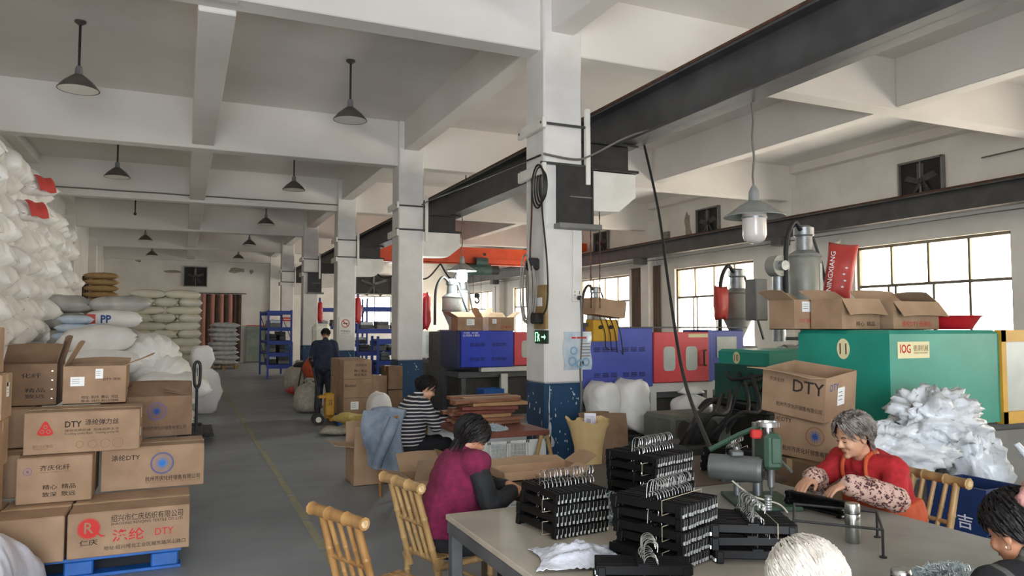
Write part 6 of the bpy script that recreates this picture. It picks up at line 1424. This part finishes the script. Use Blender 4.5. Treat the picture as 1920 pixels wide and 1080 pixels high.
# printed white sack, yellow and flat sacks on the floor
o = put(bagmesh('printed_sack', .66, .44, .4, 'bag_white', 140, .02, .02), 'printed_sack', 'white printed sack standing upright before the carton pallet', 'sack', (3.02, 12.3, .33), (0, PI / 2, 0))
for z in (.1, 0, -.12): patch('print_line', 'ink_purple', o, (z, -.0, -.155), (0, 1, 0), (1, 0, 0), rect(.2, .03), .012)
put(bagmesh('woven_sack', .6, .45, .2, 'bag_yellow', 142, .04, .1), 'woven_sack', 'crumpled yellow sack on the floor before the carton pallet', 'sack', (2.62, 12.45, .2), (0, .2, .5))
put(bagmesh('woven_sack', .95, .5, .12, 'burlap', 143, .04, .1), 'woven_sack', 'flat pale sack spread on the floor under the yellow one', 'sack', (2.5, 12.2, .07), (0, 0, -.2))
# sacks and stands along the column row
put(sackmesh('stuffed_sack', .34, .85, 'burlap', 31, .9, 9, .08, neck=.4, n=32), 'stuffed_sack', 'grey bulging sack leaning by the blue rack', 'sack', (2.75, 20.6, 0), (0, .15, 0))
put(sackmesh('stuffed_sack', .3, .7, 'burlap', 33, .9, 9, .08, neck=.4, n=32), 'stuffed_sack', 'grey sack slumped at the feet of the standing man', 'sack', (2.36, 15.6, 0), (0, .1, 1))
put(sackmesh('stuffed_sack', .28, .6, 'burlap', 35, .9, 9, .08, neck=.5, n=32), 'stuffed_sack', 'grey sack behind the standing man', 'sack', (2.5, 16.6, 0), (0, 0, 2))
put(bagmesh('cloth_bundle', .8, .5, .25, 'bag_red', 150, .06, .1), 'cloth_bundle', 'dull red cloth bundle on the floor by the grey bulging sack', 'cloth', (2.85, 19.6, .13), (0, 0, .3))
mat('cloth_orange', '#c2562f', '#9c3a28', rough=.85, scale=5, bump=.3)
put(bagmesh('cloth_bundle', .5, .4, .5, 'cloth_orange', 151, .05, .08), 'cloth_bundle', 'orange red cloth bundle beside the standing man', 'cloth', (2.62, 16.35, .85), (0, 0, .3))
t = thing('roll', 'white plastic wrapped roll leaning behind the standing man', 'roll', (3.05, 18.2, 0)); M = Matrix.Rotation(-.06, 3, 'X')
MB().box(M @ V(0, 0, .92), (.42, .3, 1.8), M=M, ch=.08).build('wrapped_foam', 'bag_cream', t)
for k in range(6): MB().box(M @ V(0, -.003, .25 + k * .28), (.425, .305, .02), M=M, ch=.008).build('film_band', 'film_white', t)
put(bagmesh('woven_sack', 1.3, .5, .2, 'burlap', 152, .03, .06), 'woven_sack', 'grey sack leaning against the white wrapped roll', 'sack', (2.75, 18.3, .75), (0, -1.1, 0))
for i, (x, y) in enumerate(((2.62, 18.0), (2.72, 17.4))):
    t = thing('steel_stand', ['far', 'near'][i] + ' dark steel tripod stand in the aisle by the sacks', 'stand', (x, y, 0))
    for k in range(3): a = 2 * PI * k / 3 + .4; MB().cyl((.2 * math.cos(a), .2 * math.sin(a), 0), (.06 * math.cos(a), .06 * math.sin(a), .8), .016, n=8).build('leg', 'black_iron', t)
    MB().lathe([(0, .78), (.24, .8), (.26, .84), (.2, .9), (0, .92)], 16).build('top', 'black_iron', t, 40)
# blue racks
mat('rack_blue', '#23409a', '#1d3684', rough=.5, scale=5)
def rack(label, x0, x1, y0, y1, h, levels, seed):
    t = thing('storage_rack', label, 'rack', ((x0 + x1) / 2, (y0 + y1) / 2, 0)); w, d = x1 - x0, y1 - y0; random.seed(seed)
    for sx in (-1, 1):
        for sy in (-1, 1): bx('post', 'rack_blue', t, (sx * (w / 2 - .03), sy * (d / 2 - .03), h / 2), (.06, .06, h))
    for z in levels:
        bx('shelf', 'rack_blue', t, (0, 0, z), (w - .06, d - .04, .05))
        for sy in (-1, 1): bx('shelf_beam', 'rack_blue', t, (0, sy * (d / 2 - .03), z - .06), (w - .1, .04, .09))
    for sx in (-1, 1):
        for k in range(2): MB().cyl((sx * (w / 2 - .03), -d / 2 + .05, .3 + k * h * .45), (sx * (w / 2 - .03), d / 2 - .05, .3 + (k + 1) * h * .4), .014, n=6).build('brace', 'rack_blue', t)
    n = 0
    for z in levels[:-1] if len(levels) > 1 else levels:
        x = -w / 2 + .12
        while x < w / 2 - .3:
            ww = random.uniform(.22, .45); hh = random.uniform(.15, .32); n += 1
            b = thing('mould_block', 'greasy steel mould, %s piece on the %s' % (ORD[n - 1] if n <= 16 else 'last', label), 'mould', ((x0 + x1) / 2 + x + ww / 2, (y0 + y1) / 2, z + .026), 0, 'moulds on the ' + label)
            bx('plate', random.choice(['oily_iron', 'steel_grey', 'machine_bed']), b, (0, 0, hh / 4), (ww * .9, d * .6, hh / 2 - .005), .01); bx('plate', random.choice(['oily_iron', 'galvanised', 'machine_bed']), b, (0, 0, hh * .75), (ww * .86, d * .58, hh / 2 - .005), .01); bx('eye_bolt', 'galvanised', b, (0, 0, hh + .015), (.05, .02, .03), .006)
            x += ww + random.uniform(.02, .12)
    return t
rack('blue rack beside the far curtain', 2.55, 3.35, 25.8, 28.6, 2.3, (.45, .85, 1.25, 1.7, 2.25), 1)
rack('blue rack behind the third column', 4.6, 6.6, 21.5, 22.3, 2.7, (.35, 1.0, 1.65, 2.3), 2)
rack('blue rack between the far columns', 4.5, 6.3, 27.5, 28.3, 2.8, (.5, 1.1, 1.75, 2.4), 3)
rack('low blue rack right of the third column', 4.5, 6.1, 18.6, 19.3, 1.5, (.3, .85, 1.4), 4)
for i, (x, y, z) in enumerate(((4.45, 14.9, 2.05), (4.42, 20.9, 2.2), (4.4, 26.9, 2.25))):
    put(bagmesh('resin_sack', .75, .34, .2, 'plastic_red', 160 + i, .03, .05), 'resin_sack', 'dark red sack hung behind the %s column' % ['second', 'third', 'fourth'][i], 'sack', (4.37, (14.1, 20.3, 26.5)[i], z), (0, PI / 2, 0), 'red sacks hung on the columns')
t = thing('waste_bin', 'blue bin with white characters under the royal blue machine', 'bin', (5.15, 12.6, 0))
mb = MB()
for s in (-1, 1): mb.box((s * .19, 0, .31), (.02, .36, .62)); mb.box((0, s * .17, .31), (.36, .02, .62))
mb.box((0, 0, .02), (.36, .34, .03)); mb.build('body', 'pallet_blue', t); txt('垃', 'paper_white', t, (0, -.18, .48), *FR, .1, .1); txt('圾', 'paper_white', t, (0, -.18, .35), *FR, .1, .1); txt('箱', 'paper_white', t, (0, -.18, .22), *FR, .1, .1)
carton('small grey brown crate box beside the blue bin', 4.55, 4.9, 12.5, .3, 0, .42, 'cardboard_dark', flaps=(None, None, None, None))
# curtain and panel at the far end
mat('curtain_pink', '#bf8a7e', '#a8736a', rough=.85, scale=2, stretch=(8, 1, .3)); mat('curtain_dark', '#3a2c24', '#4b392d', rough=.85, scale=3)
t = thing('curtain', 'pink and brown striped curtain hanging on the far end wall', 'curtain', (1.68, YF - .12, 0))
for k in range(9):
    x0 = -.92 + k * .2; m = 'curtain_pink' if k % 2 == 0 and k < 8 else 'curtain_dark'; w = .2 if k % 2 == 0 else .12
    MB().sheet(lambda u, v, x0=x0: (x0 + u * .2, -.05 * math.sin(PI * u) - .02 * math.sin(9 * v + x0 * 5) * v, 3.3 - v * 3.25), 6, 10, .01).build('fold', m, t, 60)
MB().cyl((-1.05, 0, 3.34), (1.1, 0, 3.34), .02, n=8).build('rod', 'black_iron', t)
for k in range(9): MB().lathe([(.03, -.008), (.036, 0), (.03, .008)], 12, c=(-.84 + k * .2, -.02, 3.33)).build('ring', 'galvanised', t)
t = thing('sliding_panel', 'green grey glossy panel leaning at the far end beside the curtain', 'panel', (3.25, YF - .2, 0)); mat('panel_green', '#7d8578', '#5f675b', rough=.25, scale=1.5)
bx('sheet', 'panel_green', t, (0, 0, .9), (.9, .05, 1.75), .01); bx('top_edge', 'plastic_red', t, (0, -.01, 1.79), (.92, .06, .04)); bx('bottom_edge', 'black_iron', t, (0, -.01, .015), (.92, .07, .03))
# curtains and boxes between the windows
mat('curtain_brown', '#6b584c', '#5b4a40', rough=.85, scale=3, stretch=(4, 4, .4))
for i, (y, lb) in enumerate(((20.05, 'beside the third window'), (21.1, 'left of the third window'), (26.8, 'beside the fourth window'), (33.2, 'near the far right corner'))):
    t = thing('curtain', 'brown gathered window curtain ' + lb, 'curtain', (XR - .06, y, 0))
    for k in range(3): MB().sheet(lambda u, v, k=k: (-.04 * math.sin(PI * u), -.3 + k * .2 + u * .2, 3.7 - v * 2.6), 5, 6, .01).build('fold', 'curtain_brown', t, 60)
    MB().cyl((0, -.35, 3.7), (0, .35, 3.7), .015, n=6).build('rod', 'black_iron', t)
t = thing('switch_cabinet', 'small grey switch cabinet on the right wall beside the broken plaster', 'cabinet', (XR - .05, 19.4, 4.55)); bx('case', 'steel_grey', t, (0, 0, 0), (.1, .3, .4), .01); bx('door', 'steel_grey', t, (-.055, 0, 0), (.01, .26, .36), .003)
t = thing('security_camera', 'small white security camera on the wall left of the nearest window', 'camera', (XR - .08, 12.6, 3.72)); bx('mount', 'white_paint', t, (.03, 0, .04), (.06, .06, .06), .01); MB().cyl((0, 0, 0), (-.12, -.02, -.04), .035, n=14).build('barrel', 'white_paint', t, 40)
bpy.data.scenes.remove(TMP)
